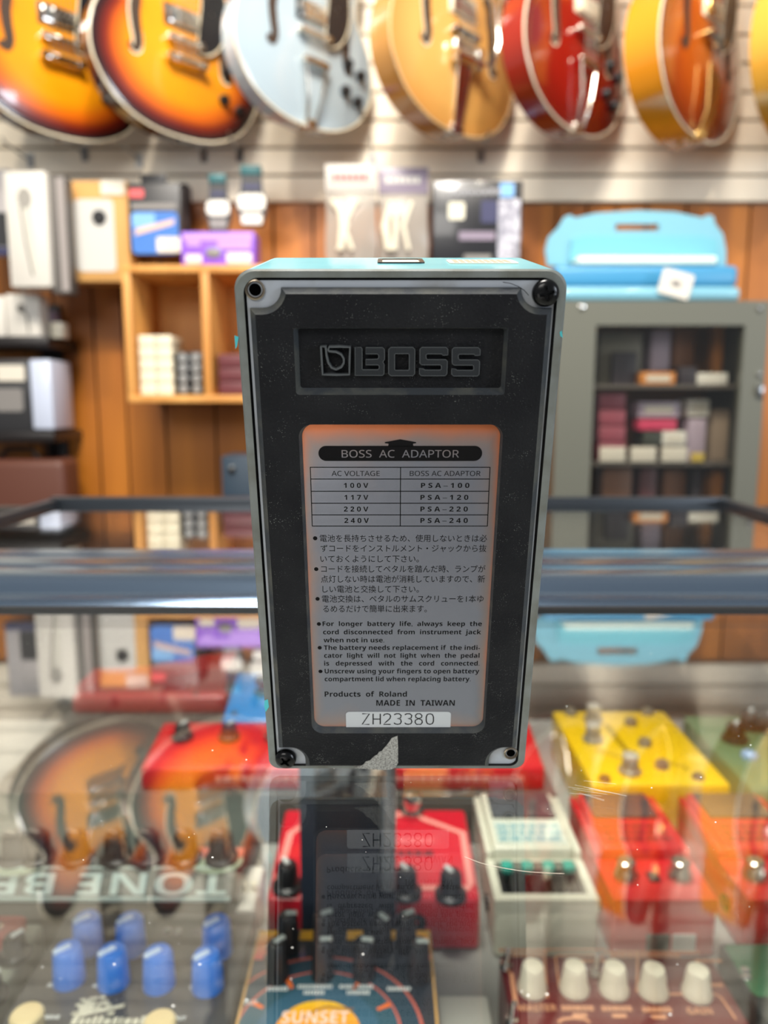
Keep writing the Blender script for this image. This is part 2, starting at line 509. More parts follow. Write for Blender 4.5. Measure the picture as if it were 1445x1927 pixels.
# rubber pad, notched at the corners, with two pockets
def corner(cx, cz, r, a0, a1, n=8): return [(cx + r * math.cos(math.radians(a0 + (a1 - a0) * i / n)), cz + r * math.sin(math.radians(a0 + (a1 - a0) * i / n))) for i in range(n + 1)]
xl = -W2 + 0.0031; xr = W2 - 0.0029; zt = F(750, 541).z; zb = 0.0014
pad = []
pad += [(xl + 0.0070, zb)] if False else []
nb = 0.0066
# anticlockwise from bottom-left notch
pad += [(xl, zb + 0.0062), (xl + 0.0030, zb + 0.0062)] + corner(xl + 0.0030, zb + 0.0022, 0.0040, 90, 0, 7)[1:] + [(xl + 0.0070, zb)]
pad += [(xr - 0.0070, zb), (xr - 0.0070, zb + 0.0022)] + corner(xr - 0.0030, zb + 0.0022, 0.0040, 180, 90, 7)[1:] + [(xr, zb + 0.0062)]
pad += [(xr, zt - 0.0042), (xr - 0.0026, zt - 0.0042)] + corner(xr - 0.0026, zt, 0.0042, 270, 180, 7)[1:]
pad += [(xl + 0.0068, zt)] + corner(xl + 0.0026, zt, 0.0042, 0, -90, 7)[1:] + [(xl, zt - 0.0042)]
def inset(l, d):
    out = []; n = len(l)
    for i in range(n):
        p0, p1, p2 = Vector(l[i - 1]), Vector(l[i]), Vector(l[(i + 1) % n])
        a = (p1 - p0).normalized(); c = (p2 - p1).normalized()
        na = Vector((-a.y, a.x)); nc = Vector((-c.y, c.x))
        m = na + nc
        if m.length < 1e-6: m = na
        m.normalize(); k = d / max(0.4, m.dot(na))
        out.append((p1.x + m.x * k, p1.y + m.y * k))
    return out
pad_in = inset(pad, 0.0012)
YF, YB = -0.0014, 0.0006
q = lambda l, y: [(x, y, z) for x, z in l]
# logo pocket
lp = [F(*p, YF) for p in ((556, 743), (950, 743), (956, 617), (553, 617))]
lz0, lz1 = lp[0].z, lp[2].z; lx0 = (lp[0].x + lp[3].x) / 2; lx1 = (lp[1].x + lp[2].x) / 2
lo = rrect(lx0, lx1, lz0, lz1, 0.0007, 4)
lin_ = rrect(lx0 + 0.0008, lx1 - 0.0006, lz0 + 0.0011, lz1 - 0.0004, 0.0006, 4)
# label pocket
tp = [F(*p, YF) for p in ((584, 1380), (917, 1380), (941, 799), (565, 799))]
tz0, tz1 = tp[0].z, tp[2].z; tx0 = (tp[0].x + tp[3].x) / 2; tx1 = (tp[1].x + tp[2].x) / 2
to = rrect(tx0, tx1, tz0, tz1, 0.0030, 8)
ti = rrect(tx0 + 0.0006, tx1 - 0.0004, tz0 + 0.0011, tz1 - 0.0003, 0.0028, 8)
b = MB()
b.loops([q(pad, YB), q(pad, -0.0002), q(pad_in, YF)], [rub_edge, rub_edge], False, False)
b.fill([q(pad_in, YF), q(lo, YF), q(to, YF)], rub)
PD = 0.0006
b.loops([q(lo, YF), q(lin_, PD)], rub_edge, False, False); b.fill([q(lin_, PD)], rub)
b.loops([q(to, YF), q(ti, 0.0002)], rub_edge, False, False)
pado = b.build('rubber_pad', ped, ang=20)

# raised wordmark
b = MB()
def LG(l): return [F(590 + x / 4.25, 600 + y / 4.25, -0.0008) for x, y in l]
def raised(loops, m=rub_logo):
    b.slab([LG(l) for l in loops], (0, 0.0014, 0), m, rub_logo)
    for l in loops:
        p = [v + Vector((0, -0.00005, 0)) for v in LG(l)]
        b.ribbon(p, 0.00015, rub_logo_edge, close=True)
raised([[(332, 228), (380, 228), (388, 240), (388, 400), (396, 407), (515, 407), (525, 395), (525, 378), (517, 368), (418, 368), (418, 325), (512, 322), (522, 308), (520, 290), (510, 280), (418, 280), (418, 230), (552, 230), (567, 245), (567, 325), (553, 345), (565, 365), (563, 440), (550, 452), (332, 452)]])
raised([[(618, 228), (792, 228), (810, 245), (808, 440), (792, 455), (618, 455), (600, 438), (600, 245)], [(655, 278), (758, 278), (765, 285), (765, 405), (758, 412), (655, 412), (648, 405), (648, 285)]])
S = [(866, 228), (1058, 228), (1074, 244), (1074, 288), (1034, 292), (1026, 280), (908, 280), (898, 290), (900, 316), (910, 326), (1056, 326), (1070, 340), (1066, 440), (1052, 455), (862, 455), (846, 440), (846, 396), (880, 402), (890, 410), (1012, 410), (1022, 402), (1022, 376), (1012, 368), (866, 368), (850, 354), (850, 244)]
raised([S]); raised([[(x + 258, y + 2) for x, y in S]])
P = LG([(105, 221), (60, 221), (66, 330), (73, 444), (180, 446), (286, 444), (288, 330), (292, 226), (210, 221), (124, 223), (117, 248), (124, 258), (180, 263), (222, 284), (242, 318), (242, 352), (222, 385), (180, 403), (145, 390), (118, 350), (104, 290), (98, 226)])
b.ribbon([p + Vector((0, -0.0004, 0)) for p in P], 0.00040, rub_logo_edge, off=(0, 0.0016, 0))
b.build('embossed_logo', pado, ang=30)

# silver specification label
lab = pm('label_silver', (150, 152, 156), 0.34, 0.55)
nt = lab.node_tree; bs = nt.nodes['Principled BSDF']
tc = nt.nodes.new('ShaderNodeTexCoord'); sp = nt.nodes.new('ShaderNodeSeparateXYZ'); nt.links.new(tc.outputs['Object'], sp.inputs[0])
def mth(op, a, c=None):
    n = nt.nodes.new('ShaderNodeMath'); n.operation = op
    for i, k in enumerate((a, c)):
        if k is None: continue
        if isinstance(k, (int, float)): n.inputs[i].default_value = k
        else: nt.links.new(k, n.inputs[i])
    return n.outputs[0]
# orange tint along the edges; the wider top band is a painted warm reflection
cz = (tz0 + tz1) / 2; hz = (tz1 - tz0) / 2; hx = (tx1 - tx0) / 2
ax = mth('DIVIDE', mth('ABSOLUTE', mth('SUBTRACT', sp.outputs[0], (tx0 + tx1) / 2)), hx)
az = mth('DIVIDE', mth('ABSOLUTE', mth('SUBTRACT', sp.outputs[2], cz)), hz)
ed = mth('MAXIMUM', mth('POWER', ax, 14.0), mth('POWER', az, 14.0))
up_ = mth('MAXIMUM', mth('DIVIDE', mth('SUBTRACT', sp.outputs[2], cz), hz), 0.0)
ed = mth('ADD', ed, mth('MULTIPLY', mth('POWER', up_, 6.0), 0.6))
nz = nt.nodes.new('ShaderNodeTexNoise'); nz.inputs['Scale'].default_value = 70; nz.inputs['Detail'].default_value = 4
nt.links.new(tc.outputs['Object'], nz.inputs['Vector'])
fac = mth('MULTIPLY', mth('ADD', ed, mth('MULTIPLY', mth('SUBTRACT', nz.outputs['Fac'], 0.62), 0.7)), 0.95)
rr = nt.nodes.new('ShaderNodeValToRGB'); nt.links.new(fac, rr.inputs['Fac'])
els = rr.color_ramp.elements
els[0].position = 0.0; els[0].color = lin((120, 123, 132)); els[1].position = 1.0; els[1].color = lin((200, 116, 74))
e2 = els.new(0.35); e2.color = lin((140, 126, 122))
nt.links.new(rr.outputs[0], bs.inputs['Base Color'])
LY = 0.0001
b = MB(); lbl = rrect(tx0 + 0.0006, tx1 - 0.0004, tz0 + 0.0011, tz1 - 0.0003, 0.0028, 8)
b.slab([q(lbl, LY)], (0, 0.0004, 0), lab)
label = b.build('specification_label', ped, label='silver specification label with orange tinted edges')
TY = LY - 0.00004
def T(px, py): return F(px, py, TY)
b = MB()
def line(t, x0, x1, base, cap, bold=0.0, m=INK):
    o = T(x0, base); e1 = T(x1, base); up = T((x0 + x1) / 2, base - cap) - T((x0 + x1) / 2, base)
    wv = e1 - o; b.text_fit(t, m, o, wv.normalized(), Vector((0, 0, 1)), wv.length, up.z, bold)
def stroke(p, q2, wpx=1.7, m=INK):
    a = T(*p); c = T(*q2); b.ribbon([a, (a + c) / 2, c], wpx * 0.000125, m)
def dot(px, py, r):
    c = T(px, py); rr_ = r * 0.000125
    b.f([b.v(c + Vector((rr_ * math.cos(2 * PI * i / 20), 0, rr_ * math.sin(2 * PI * i / 20)))) for i in range(20)], INK)
a0, a1 = T(599.5, 867.5), T(908, 839)
b.f([b.v((x, TY, z)) for x, z in rrect(a0.x, a1.x, a0.z, a1.z, (a1.z - a0.z) * 0.499, 8)], INK)
b.fill([[T(*p) for p in ((730, 841), (731, 835), (724, 834), (724, 832), (753, 826.5), (783, 832), (783, 834), (777, 835), (778, 841))]], INK)
TY -= 0.00003
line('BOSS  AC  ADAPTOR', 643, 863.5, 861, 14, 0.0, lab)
TY += 0.00003
for yy, xa, xb in ((879.4, 583.6, 922.2), (901.5, 584.6, 921), (924.5, 585.5, 920), (947, 586.3, 919), (969, 587, 918), (990, 587.5, 917)):
    stroke((xa, yy), (xb, yy), 1.6)
for xa, xb in ((583.8, 587.5), (753.7, 753.2), (922, 917)): stroke((xa, 879), (xb, 990.4), 1.6)
line('AC VOLTAGE', 624, 714.5, 895.7, 9.4); line('BOSS AC ADAPTOR', 771, 904, 895.7, 9.4)
for t1, t2, base, xa, xb, xc, xd in (('1 0 0 V', 'P S A – 1 0 0', 918, 647, 693, 792, 883), ('1 1 7 V', 'P S A – 1 2 0', 940.5, 648, 693, 791, 881),
                                     ('2 2 0 V', 'P S A – 2 2 0', 962.5, 647, 693, 791, 880), ('2 4 0 V', 'P S A – 2 4 0', 984, 648, 694, 791, 880)):
    line(t1, xa, xb, base, 9, 0.02); line(t2, xc, xd, base, 9, 0.02)
for t, xa, xb, cy in (('電池を長持ちさせるため、使用しないときは必', 602, 916, 1013.4), ('ずコードをインストルメント・ジャックから抜', 603.5, 915, 1032.3),
                      ('いておくようにして下さい。', 603, 788, 1052), ('コードを接続してペタルを踏んだ時、ランプが', 604.5, 913, 1071), ('点灯しない時は電池が消耗していますので、新', 604, 912, 1090),
                      ('しい電池と交換して下さい。', 607, 788, 1109), ('電池交換は、ペタルのサムスクリューを1本ゆ', 606, 909.5, 1127.3), ('るめるだけで簡単に出来ます。', 608, 803, 1146)):
    line(t, xa, xb, cy + 5.2, 10.6)
for px, py in ((593, 1013), (595, 1071), (597.5, 1127)): dot(px, py, 4.2)
for t, xa, xb, base in (('For  longer  battery  life,  always  keep  the', 607, 906.5, 1178), ('cord  disconnected  from  instrument  jack', 608, 905, 1193.6), ('when not in use.', 609, 723, 1208.8),
                        ('The battery needs replacement if  the indi-', 609.5, 903, 1223), ('cator  light  will  not  light  when  the  pedal', 610, 902, 1237.8), ('is   depressed   with   the   cord   connected.', 610, 902, 1252.5),
                        ('Unscrew using your fingers to open battery', 611, 901.5, 1267.2), ('compartment lid when replacing battery.', 611, 885.5, 1282)):
    line(t, xa, xb, base, 8.4, 0.022)
for px, py in ((600, 1174.3), (601.5, 1219), (603, 1263.5)): dot(px, py, 4.2)
line('Products  of  Roland', 611, 765.5, 1311, 9.6, 0.022); line('MADE  IN  TAIWAN', 708, 855.5, 1328, 10.4, 0.022)
b.build('printed_text', label, label='black printed adaptor table and battery notes', smooth=False)
# serial sticker
b = MB(); stk = pm('sticker_silver', (176, 180, 184), 0.38, 0.2)
s0, s1 = F(651.5, 1373, LY), F(848.5, 1339, LY)
b.slab([q(rrect(s0.x, s1.x, s0.z, s1.z, 0.0009, 5), TY - 0.0001)], (0, 0.0001, 0), stk)
TY -= 0.00014
for ch, cx_ in zip('ZH23380', (690, 710, 729.5, 748, 767, 786.5, 806)):
    if False: pass
# narrow engraver's lettering, one stroke per pen line
SP = {'Z': [[(0, 1), (1, 1), (0, 0), (1, 0)]], 'H': [[(0, 0), (0, 1)], [(1, 0), (1, 1)], [(0, .5), (1, .5)]],
      '2': [[(0, .8), (.15, .95), (.5, 1), (.85, .95), (1, .78), (.9, .55), (.4, .25), (0, 0), (1, 0)]],
      '3': [[(0, .9), (.3, 1), (.7, 1), (.98, .85), (.9, .6), (.45, .54), (.9, .48), (1, .25), (.85, .05), (.5, 0), (.15, .04), (0, .15)]],
      '8': [[(.5, .54), (.1, .65), (.05, .85), (.3, 1), (.7, 1), (.95, .85), (.9, .65), (.5, .54), (.05, .4), (0, .18), (.2, 0), (.8, 0), (1, .18), (.95, .4), (.5, .54)]],
      '0': [[(.5, 1), (.15, .93), (0, .7), (0, .3), (.15, .07), (.5, 0), (.85, .07), (1, .3), (1, .7), (.85, .93), (.5, 1)]]}
for ch, xa in zip('ZH23380', (681.5, 702, 721.5, 741.5, 761.5, 781, 802)):
    for st in SP[ch]:
        b.ribbon([T(xa + u * 13.5, 1363.2 - v_ * 20) for u, v_ in st], 0.00031, INK)
b.build('serial_sticker', label, label='white serial number sticker', smooth=False)

# screws, screw holes
blk = pm('black_screw', (16, 16, 17), 0.22, 0.5)
hole_m = pm('hole_dark', (3, 3, 3), 0.95, spec=0.0)
def screw(px, py, r, rot):
    c = F(px, py, 0)
    b = MB()
    pr = [(r * 0.86, 0.0006), (r, 0.0002), (r, -0.0005), (r * 0.93, -0.0011), (r * 0.72, -0.00155), (r * 0.4, -0.0018), (1e-5, -0.00188)]
    b.lathe([(a, -h) for a, h in pr], c, (0, -1, 0), blk, 32, True, False)
    hd = b.build('screw', ped, label='black cross head screw')
    # cross recess
    b2 = MB()
    cl = []
    a_, w_ = r * 0.62, r * 0.15
    cr = [(w_, w_ * 1.3), (w_ * 0.8, a_), (-w_ * 0.8, a_), (-w_, w_ * 1.3), (-w_ * 1.3, w_), (-a_, w_ * 0.8), (-a_, -w_ * 0.8), (-w_ * 1.3, -w_), (-w_, -w_ * 1.3), (-w_ * 0.8, -a_), (w_ * 0.8, -a_), (w_, -w_ * 1.3), (w_ * 1.3, -w_), (a_, -w_ * 0.8), (a_, w_ * 0.8), (w_ * 1.3, w_)]
    ca, sa = math.cos(rot), math.sin(rot)
    P0 = [(c.x + (x * ca - z * sa), -0.0030, c.z + (x * sa + z * ca)) for x, z in cr]
    P1 = [(c.x + (x * ca - z * sa) * 0.8, -0.0006, c.z + (x * sa + z * ca) * 0.8) for x, z in cr]
    b2.loops([P0, P1], blk)
    cut = b2.build('cutter', ped)
    md = hd.modifiers.new('cut', 'BOOLEAN'); md.object = cut; md.operation = 'DIFFERENCE'; md.solver = 'EXACT'
    dg = bpy.context.evaluated_depsgraph_get(); dg.update()
    me = bpy.data.meshes.new_from_object(hd.evaluated_get(dg))
    hd.modifiers.clear(); hd.data = me
    me.polygons.foreach_set('use_smooth', [True] * len(me.polygons)); me.set_sharp_from_angle(angle=math.radians(40))
    bpy.data.objects.remove(cut)
screw(1026, 551, 0.00285, 0.25)
screw(538, 1426, 0.00285, 0.6)
def hole(px, py, r):
    c = F(px, py, 0.0006); b = MB()
    b.lathe([(r, 0.0), (r * 1.02, 0.0003), (r * 0.86, 0.00045), (r * 0.76, 0.0001), (r * 0.62, -0.0006)], c, (0, -1, 0), pm('worn_thread', (140, 128, 112), 0.28, 0.8), 28, False, False)
    b.lathe([(r * 0.62, 0.00006), (1e-5, 0.00006)], c, (0, -1, 0), hole_m, 28, False, False)
    b.build('screw_hole', ped, label='empty threaded screw hole')
hole(480, 545, 0.0021); hole(961, 1417, 0.0019)
# torn patch at the foot
b = MB(); rg = random.Random(5)
pp = [(748, 1385), (749, 1410), (749, 1436), (744, 1444), (736, 1448), (716, 1449), (690, 1447), (666, 1446)]
for i in range(1, 16):
    t = i / 16; base = Vector((666, 1446)).lerp(Vector((741, 1386)), t); sag = math.sin(t * PI) * 12
    pp.append((base.x + sag * 0.55 + rg.uniform(-1.6, 1.6), base.y + sag * 0.35 + rg.uniform(-1.8, 1.8)))
torn = pm('torn_fibre', (156, 156, 150), 0.85, bump=(2600, 0.9), noise=(2400, (100, 99, 96), 0.40, 0.66))
b.slab([[F(x, y, -0.0016) for x, y in pp]], (0, 0.0012, 0), torn)
b.build('torn_patch', ped, label='torn grey patch at the foot of the rubber')
# fine hair caught by the top right screw
b = MB(); b.tube([F(*p, -0.0003) for p in ((946, 531), (960, 533), (975, 539), (986, 546), (995, 556))], 0.00007, INK, 5); b.build('caught_hair', ped)
# top end: adaptor socket and small warning sticker
def TOPP(px, py):
    d = ray(px, py); o = PO + _v * LEN; t = (o - CAMP).dot(_v) / d.dot(_v); p = CAMP + d * t - PO
    return Vector((p.dot(_u), p.dot(_n), LEN))
b = MB(); s0 = TOPP(710, 496); s1 = TOPP(794, 488.5)
b.slab([[(x, y, LEN + 0.0003) for x, y in rrect(s0.x, s1.x, s0.y, s1.y, 0.0012, 4)], [(x, y, LEN + 0.0003) for x, y in rrect(s0.x + 0.0011, s1.x - 0.0011, s0.y + 0.0011, s1.y - 0.0022, 0.0008, 4)]], (0, 0, -0.0006), BLACK)
b.f([b.v((x, y, LEN + 0.0001)) for x, y in rrect(s0.x + 0.0011, s1.x - 0.0011, s0.y + 0.0011, s1.y - 0.0022, 0.0008, 4)], pm('socket_brass', (200, 196, 176), 0.5))
b.build('adaptor_socket', ped)
b = MB(); s0 = TOPP(846, 497); s1 = TOPP(962, 491)
b.slab([[(x, y, LEN + 0.0003) for x, y in rrect(s0.x, s1.x, s0.y, s1.y, 0.0010, 4)]], (0, 0, -0.0003), TAG)
rp = pm('red_print', (214, 140, 120), 0.6)
n = 9
for i in range(n):
    x = s0.x + 0.0012 + (s1.x - s0.x - 0.0024) * i / n
    b.box(x, x + (s1.x - s0.x) / n * 0.62, s0.y + 0.001, s1.y - 0.0012, LEN + 0.0003, LEN + 0.00036, rp)
b.build('caption_sticker', ped, label='cream sticker with red print on the top end')
# treadle, thumb screw, knobs and jacks on the far side
b = MB()
pr = [(0.0262, 0.0075), (0.0262, 0.062), (0.040, 0.062), (0.036, 0.012), (0.0335, 0.0085)]
L0 = [(-0.0325, y, z) for y, z in pr]; L1 = [(0.0325, y, z) for y, z in pr]
b.loops([L0, L1], teal); tr = b.build('treadle', ped)
b = MB(); zl = -0.0305 * math.tan(LEAN) - 0.0010 / math.cos(LEAN)
b.lathe([(0.0035, 0), (0.0046, 0.0012), (0.0046, 0.006), (0.0030, 0.0075), (0.0024, 0.0155 - 0.0)], (0, 0.0305, zl + 0.0012), (0, 0, 1), BLACK, 24); b.build('thumb_screw', ped)
b = MB(); b.box(-0.026, 0.026, 0, 0.0016, 0.016, 0.056, rub, 0.0006, mat=Matrix.Translation((0, 0.0366, 0)) @ Matrix.Rotation(-0.065, 4, 'X')); b.build('treadle_rubber', tr)
for i in range(3):
    b = MB(); c = Vector((-0.02 + 0.02 * i, depth(0.105) - 0.001, 0.110))
    b.lathe([(0.0062, 0), (0.0060, 0.004), (0.0050, 0.0105), (0.0042, 0.0112), (1e-5, 0.0112)], c, (0, 1, 0), BLACK, 20); b.build('knob', ped)
for sx in (-1, 1):
    b = MB(); c = Vector((sx * (W2 - 0.0006), 0.018, 0.098))
    b.lathe([(0.0062, 0), (0.0062, 0.0016), (0.0045, 0.0020), (0.0036, 0.0020), (0.0032, 0.0004), (1e-5, 0.0004)], c, (sx, 0, 0), CHROME, 20); b.build('jack_socket', ped)
# ------------------------------------------------------------------ guitars on the wall
def guitar_outline(kind, wd):
    """half-body points right and left, (x, z) with lower bout width 1 -> scaled by wd"""
    right = [(0.0, 0.0), (0.2, 0.022), (0.37, 0.105), (0.47, 0.235), (0.5, 0.36), (0.475, 0.50), (0.405, 0.62), (0.365, 0.70), (0.375, 0.80), (0.405, 0.90),
             (0.40, 1.02), (0.345, 1.12), (0.27, 1.15), (0.20, 1.10), (0.145, 1.02), (0.08, 0.975)]
    left = [(0.0, 0.0), (-0.2, 0.022), (-0.37, 0.105), (-0.47, 0.235), (-0.5, 0.36), (-0.475, 0.50), (-0.405, 0.62), (-0.365, 0.70), (-0.375, 0.80), (-0.405, 0.90)]
    left += [(-0.40, 1.02), (-0.345, 1.12), (-0.27, 1.15), (-0.20, 1.10), (-0.145, 1.02), (-0.08, 0.975)] if kind == 'double' else [(-0.39, 1.01), (-0.33, 1.11), (-0.22, 1.175), (-0.10, 1.20)]
    pts = right + left[1:][::-1]
    return [(x * wd, z * wd) for x, z in catmull(pts, 5)]

ivory = pm('ivory_binding', (226, 214, 186), 0.35, coat=0.4)
tortoise = pm('black_pickguard', (30, 30, 34), 0.22, coat=0.5)
rosewood = pm('rosewood', (62, 42, 32), 0.75, spec=0.15)
neckw = pm('mahogany_neck', (110, 62, 34), 0.3, coat=0.6)
string_m = pm('guitar_strings', (120, 114, 104), 0.5, 1.0)
fret_m = pm('fret_wire', (205, 200, 185), 0.3, 1.0)
hole_b = pm('sound_hole_dark', (58, 40, 26), 0.7)

def guitar(name, label, bx, bz, by, wd, yaw, kind, finish, side, t=0.046, arch=0.014, hw=CHROME, pick_m=CHROME, fhole=True, fh_bound=False,
           tail='stop', guard=True, knobs=True, knob_m=None, bind=None, neck_m=neckw, roll=0.0, cols=None):
    g = thing(name, label, 'guitar', (bx, by, bz), rot=(0, roll, yaw), group=None)
    out = guitar_outline(kind, wd); n = len(out)
    cz = 0.40 * wd
    ang = [math.atan2(z - cz, x) for x, z in out]; rad = [math.hypot(x, z - cz) for x, z in out]
    def rfrac(x, z):
        a = math.atan2(z - cz, x); best = min(range(n), key=lambda i: abs(math.atan2(math.sin(ang[i] - a), math.cos(ang[i] - a))))
        return min(1.0, math.hypot(x, z - cz) / rad[best])
    def hgt(r): return arch * (1 - min(1, r / 0.93) ** 2) if r < 0.93 else 0.0
    def surf(x, z, up=0.0): return (x, -t / 2 - hgt(rfrac(x, z)) - up, z)
    # body
    bm = MB(); lay = bm.bm.verts.layers.float.new('rim')
    fr = [1.0, 0.985, 0.93, 0.86, 0.78, 0.68, 0.56, 0.42, 0.26, 0.1]
    R = []
    for r in fr:
        ring = []
        for x, z in out:
            v = bm.v((x * r, -t / 2 - hgt(r) + (0.002 if r == 1.0 else 0), cz + (z - cz) * r)); v[lay] = r; ring.append(v)
        R.append(ring)
    cv = bm.v((0, -t / 2 - arch, cz)); cv[lay] = 0.0
    for k in range(len(R) - 1):
        for i in range(n): bm.f((R[k][i], R[k][(i + 1) % n], R[k + 1][(i + 1) % n], R[k + 1][i]), finish)
    for i in range(n): bm.f((R[-1][i], R[-1][(i + 1) % n], cv), finish)
    bk = [bm.v((x, t / 2 - 0.002, z)) for x, z in out]; bk2 = [bm.v((x * 0.98, t / 2, cz + (z - cz) * 0.98)) for x, z in out]
    bk3 = [bm.v((x * 0.5, t / 2 + arch * 0.7, cz + (z - cz) * 0.5)) for x, z in out]
    for A, B in ((R[0], bk), (bk, bk2), (bk2, bk3)):
        for i in range(n): bm.f((A[i], B[i], B[(i + 1) % n], A[(i + 1) % n]), side)
    bm.f(bk3[::-1], side)
    bm.build('body', g, ang=40)
    bm = MB()
    bm.tube([(x * 1.002, -t / 2 + 0.001, cz + (z - cz) * 1.002) for x, z in out], 0.0024, bind or ivory, 6, closed=True)
    bm.build('binding', g)
    # sound holes
    if fhole:
        for sx in (-1, 1):
            if sx == 1 and guard == 'cover': continue
            P = [(-0.292, 0.375), (-0.272, 0.36), (-0.255, 0.40), (-0.262, 0.48), (-0.262, 0.56), (-0.24, 0.64), (-0.222, 0.70), (-0.205, 0.715), (-0.195, 0.69)]
            C = catmull(P, 5, False)
            wdt = [0.016 + 0.042 * math.sin(PI * i / (len(C) - 1)) ** 0.8 for i in range(len(C))]
            bm = MB()
            if fh_bound: bm.ribbon([surf(sx * x * wd, z * wd, 0.0008) for x, z in C], [(k + 0.020) * wd for k in wdt], ivory)
            bm.ribbon([surf(sx * x * wd, z * wd, 0.0014) for x, z in C], [k * wd for k in wdt], hole_b)
            for cxy in (C[1], C[-2]):
                c = Vector(surf(sx * cxy[0] * wd, cxy[1] * wd, 0.0015))
                bm.f([bm.v(c + Vector((0.022 * wd * math.cos(2 * PI * i / 14), 0, 0.022 * wd * math.sin(2 * PI * i / 14)))) for i in range(14)], hole_b)
            bm.build('sound_hole', g, smooth=False)
    # pickups
    top = -t / 2 - arch
    for zc_ in ((0.585, 0.86) if kind == 'double' else (0.60, 0.88)):
        bm = MB(); z0 = zc_ * wd
        y0 = surf(0, z0)[1]
        bm.box(-0.044, 0.044, y0 - 0.004, y0 + 0.004, z0 - 0.022, z0 + 0.022, BLACK if pick_m is CHROME else ivory, 0.002)
        bm.box(-0.036, 0.036, y0 - 0.011, y0 - 0.002, z0 - 0.0175, z0 + 0.0175, pick_m, 0.0025)
        for i in range(6): bm.cyl((-0.026 + 0.0104 * i, y0 - 0.0120, z0 + 0.006), (-0.026 + 0.0104 * i, y0 - 0.010, z0 + 0.006), 0.0022, STEEL, 10)
        bm.build('pickup', g)
    # bridge
    zb_ = 0.465 * wd; bm = MB(); y0 = surf(0, zb_)[1]
    bm.box(-0.043, 0.043, y0 - 0.017, y0 - 0.007, zb_ - 0.0065, zb_ + 0.0065, hw if tail in ('stop', 'trapeze') else BLACK, 0.002)
    for sx in (-1, 1): bm.cyl((sx * 0.037, y0 + 0.002, zb_), (sx * 0.037, y0 - 0.0185, zb_), 0.0062, hw, 14)
    bm.build('bridge', g)
    # tailpiece
    bm = MB(); zt_ = 0.365 * wd; y0 = surf(0, zt_)[1]
    if tail == 'stop':
        bm.box(-0.046, 0.046, y0 - 0.021, y0 - 0.009, zt_ - 0.008, zt_ + 0.008, hw, 0.004)
        for sx in (-1, 1): bm.cyl((sx * 0.041, y0 + 0.002, zt_), (sx * 0.041, y0 - 0.022, zt_), 0.0080, hw, 16)
        zend = zt_
    elif tail == 'trapeze':
        zt_ = 0.32 * wd; y0 = surf(0, zt_)[1]; zend = zt_
        bm.box(-0.036, 0.036, y0 - 0.018, y0 - 0.008, zt_ - 0.007, zt_ + 0.007, hw, 0.003)
        for sx in (-1, 1): bm.tube([(sx * 0.030, y0 - 0.013, zt_), (sx * 0.020, y0 - 0.010, zt_ * 0.5), (sx * 0.012, -t / 2 - 0.008, 0.012), (sx * 0.010, -t / 2 + 0.004, -0.001)], 0.0034, hw, 8)
        bm.box(-0.016, 0.016, -t / 2 - 0.009, -t / 2 + 0.02, -0.005, 0.014, hw, 0.002)
    elif tail == 'vibrato':
        zt_ = 0.34 * wd; y0 = surf(0, zt_)[1]; zend = zt_
        bm.cyl((-0.044, y0 - 0.020, zt_), (0.044, y0 - 0.020, zt_), 0.0085, hw, 18)
        bm.cyl((-0.036, y0 - 0.012, zt_ + 0.022), (0.036, y0 - 0.012, zt_ + 0.022), 0.0050, hw, 14)
        for sx in (-1, 1):
            bm.box(sx * 0.038 - 0.006, sx * 0.038 + 0.006, y0 - 0.026, y0 - 0.004, zt_ - 0.014, zt_ + 0.030, hw, 0.003)
        bm.loops([[(x * 1.0, y0 - 0.012, zt_ - 0.004) for x in (-0.024,)] + [(0.024, y0 - 0.012, zt_ - 0.004), (0.015, -t / 2 - 0.006, 0.012), (-0.015, -t / 2 - 0.006, 0.012)],
                  [(-0.024, y0 - 0.006, zt_ - 0.004), (0.024, y0 - 0.006, zt_ - 0.004), (0.015, -t / 2 - 0.001, 0.012), (-0.015, -t / 2 - 0.001, 0.012)]], hw)
        bm.box(-0.020, 0.020, -t / 2 - 0.006, -t / 2 + 0.022, -0.005, 0.014, hw, 0.002)
        bm.tube([(0.046, y0 - 0.022, zt_), (0.066, y0 - 0.036, zt_ + 0.004), (0.078, y0 - 0.040, zt_ + 0.05), (0.070, y0 - 0.038, zt_ + 0.12)], 0.003, hw, 8)
    else:                                     # wooden or plated finger tailpiece
        zt_ = 0.33 * wd; y0 = surf(0, zt_)[1]; zend = zt_
        bm.slab([[(-0.030, y0 - 0.016, zt_), (0.026, y0 - 0.016, zt_ - 0.02), (0.018, y0 - 0.012, 0.05), (0.016, -t / 2 - 0.006, 0.004), (-0.016, -t / 2 - 0.006, 0.004), (-0.020, y0 - 0.012, 0.05)]], (0, 0.004, 0), hw)
        bm.box(-0.016, 0.016, -t / 2 - 0.006, -t / 2 + 0.022, -0.004, 0.010, hw, 0.002)
    bm.build('tailpiece', g)
    # controls
    if knobs:
        km = knob_m or BLACK
        for kx, kz in ((0.27, 0.40), (0.38, 0.37), (0.25, 0.25), (0.36, 0.22)):
            p = surf(kx * wd, kz * wd); bm = MB()
            bm.lathe([(0.0125, 0), (0.0120, 0.006), (0.0100, 0.013), (0.0092, 0.014), (1e-5, 0.014)], p, (0, -1, 0), km, 20)
            bm.build('knob', g)
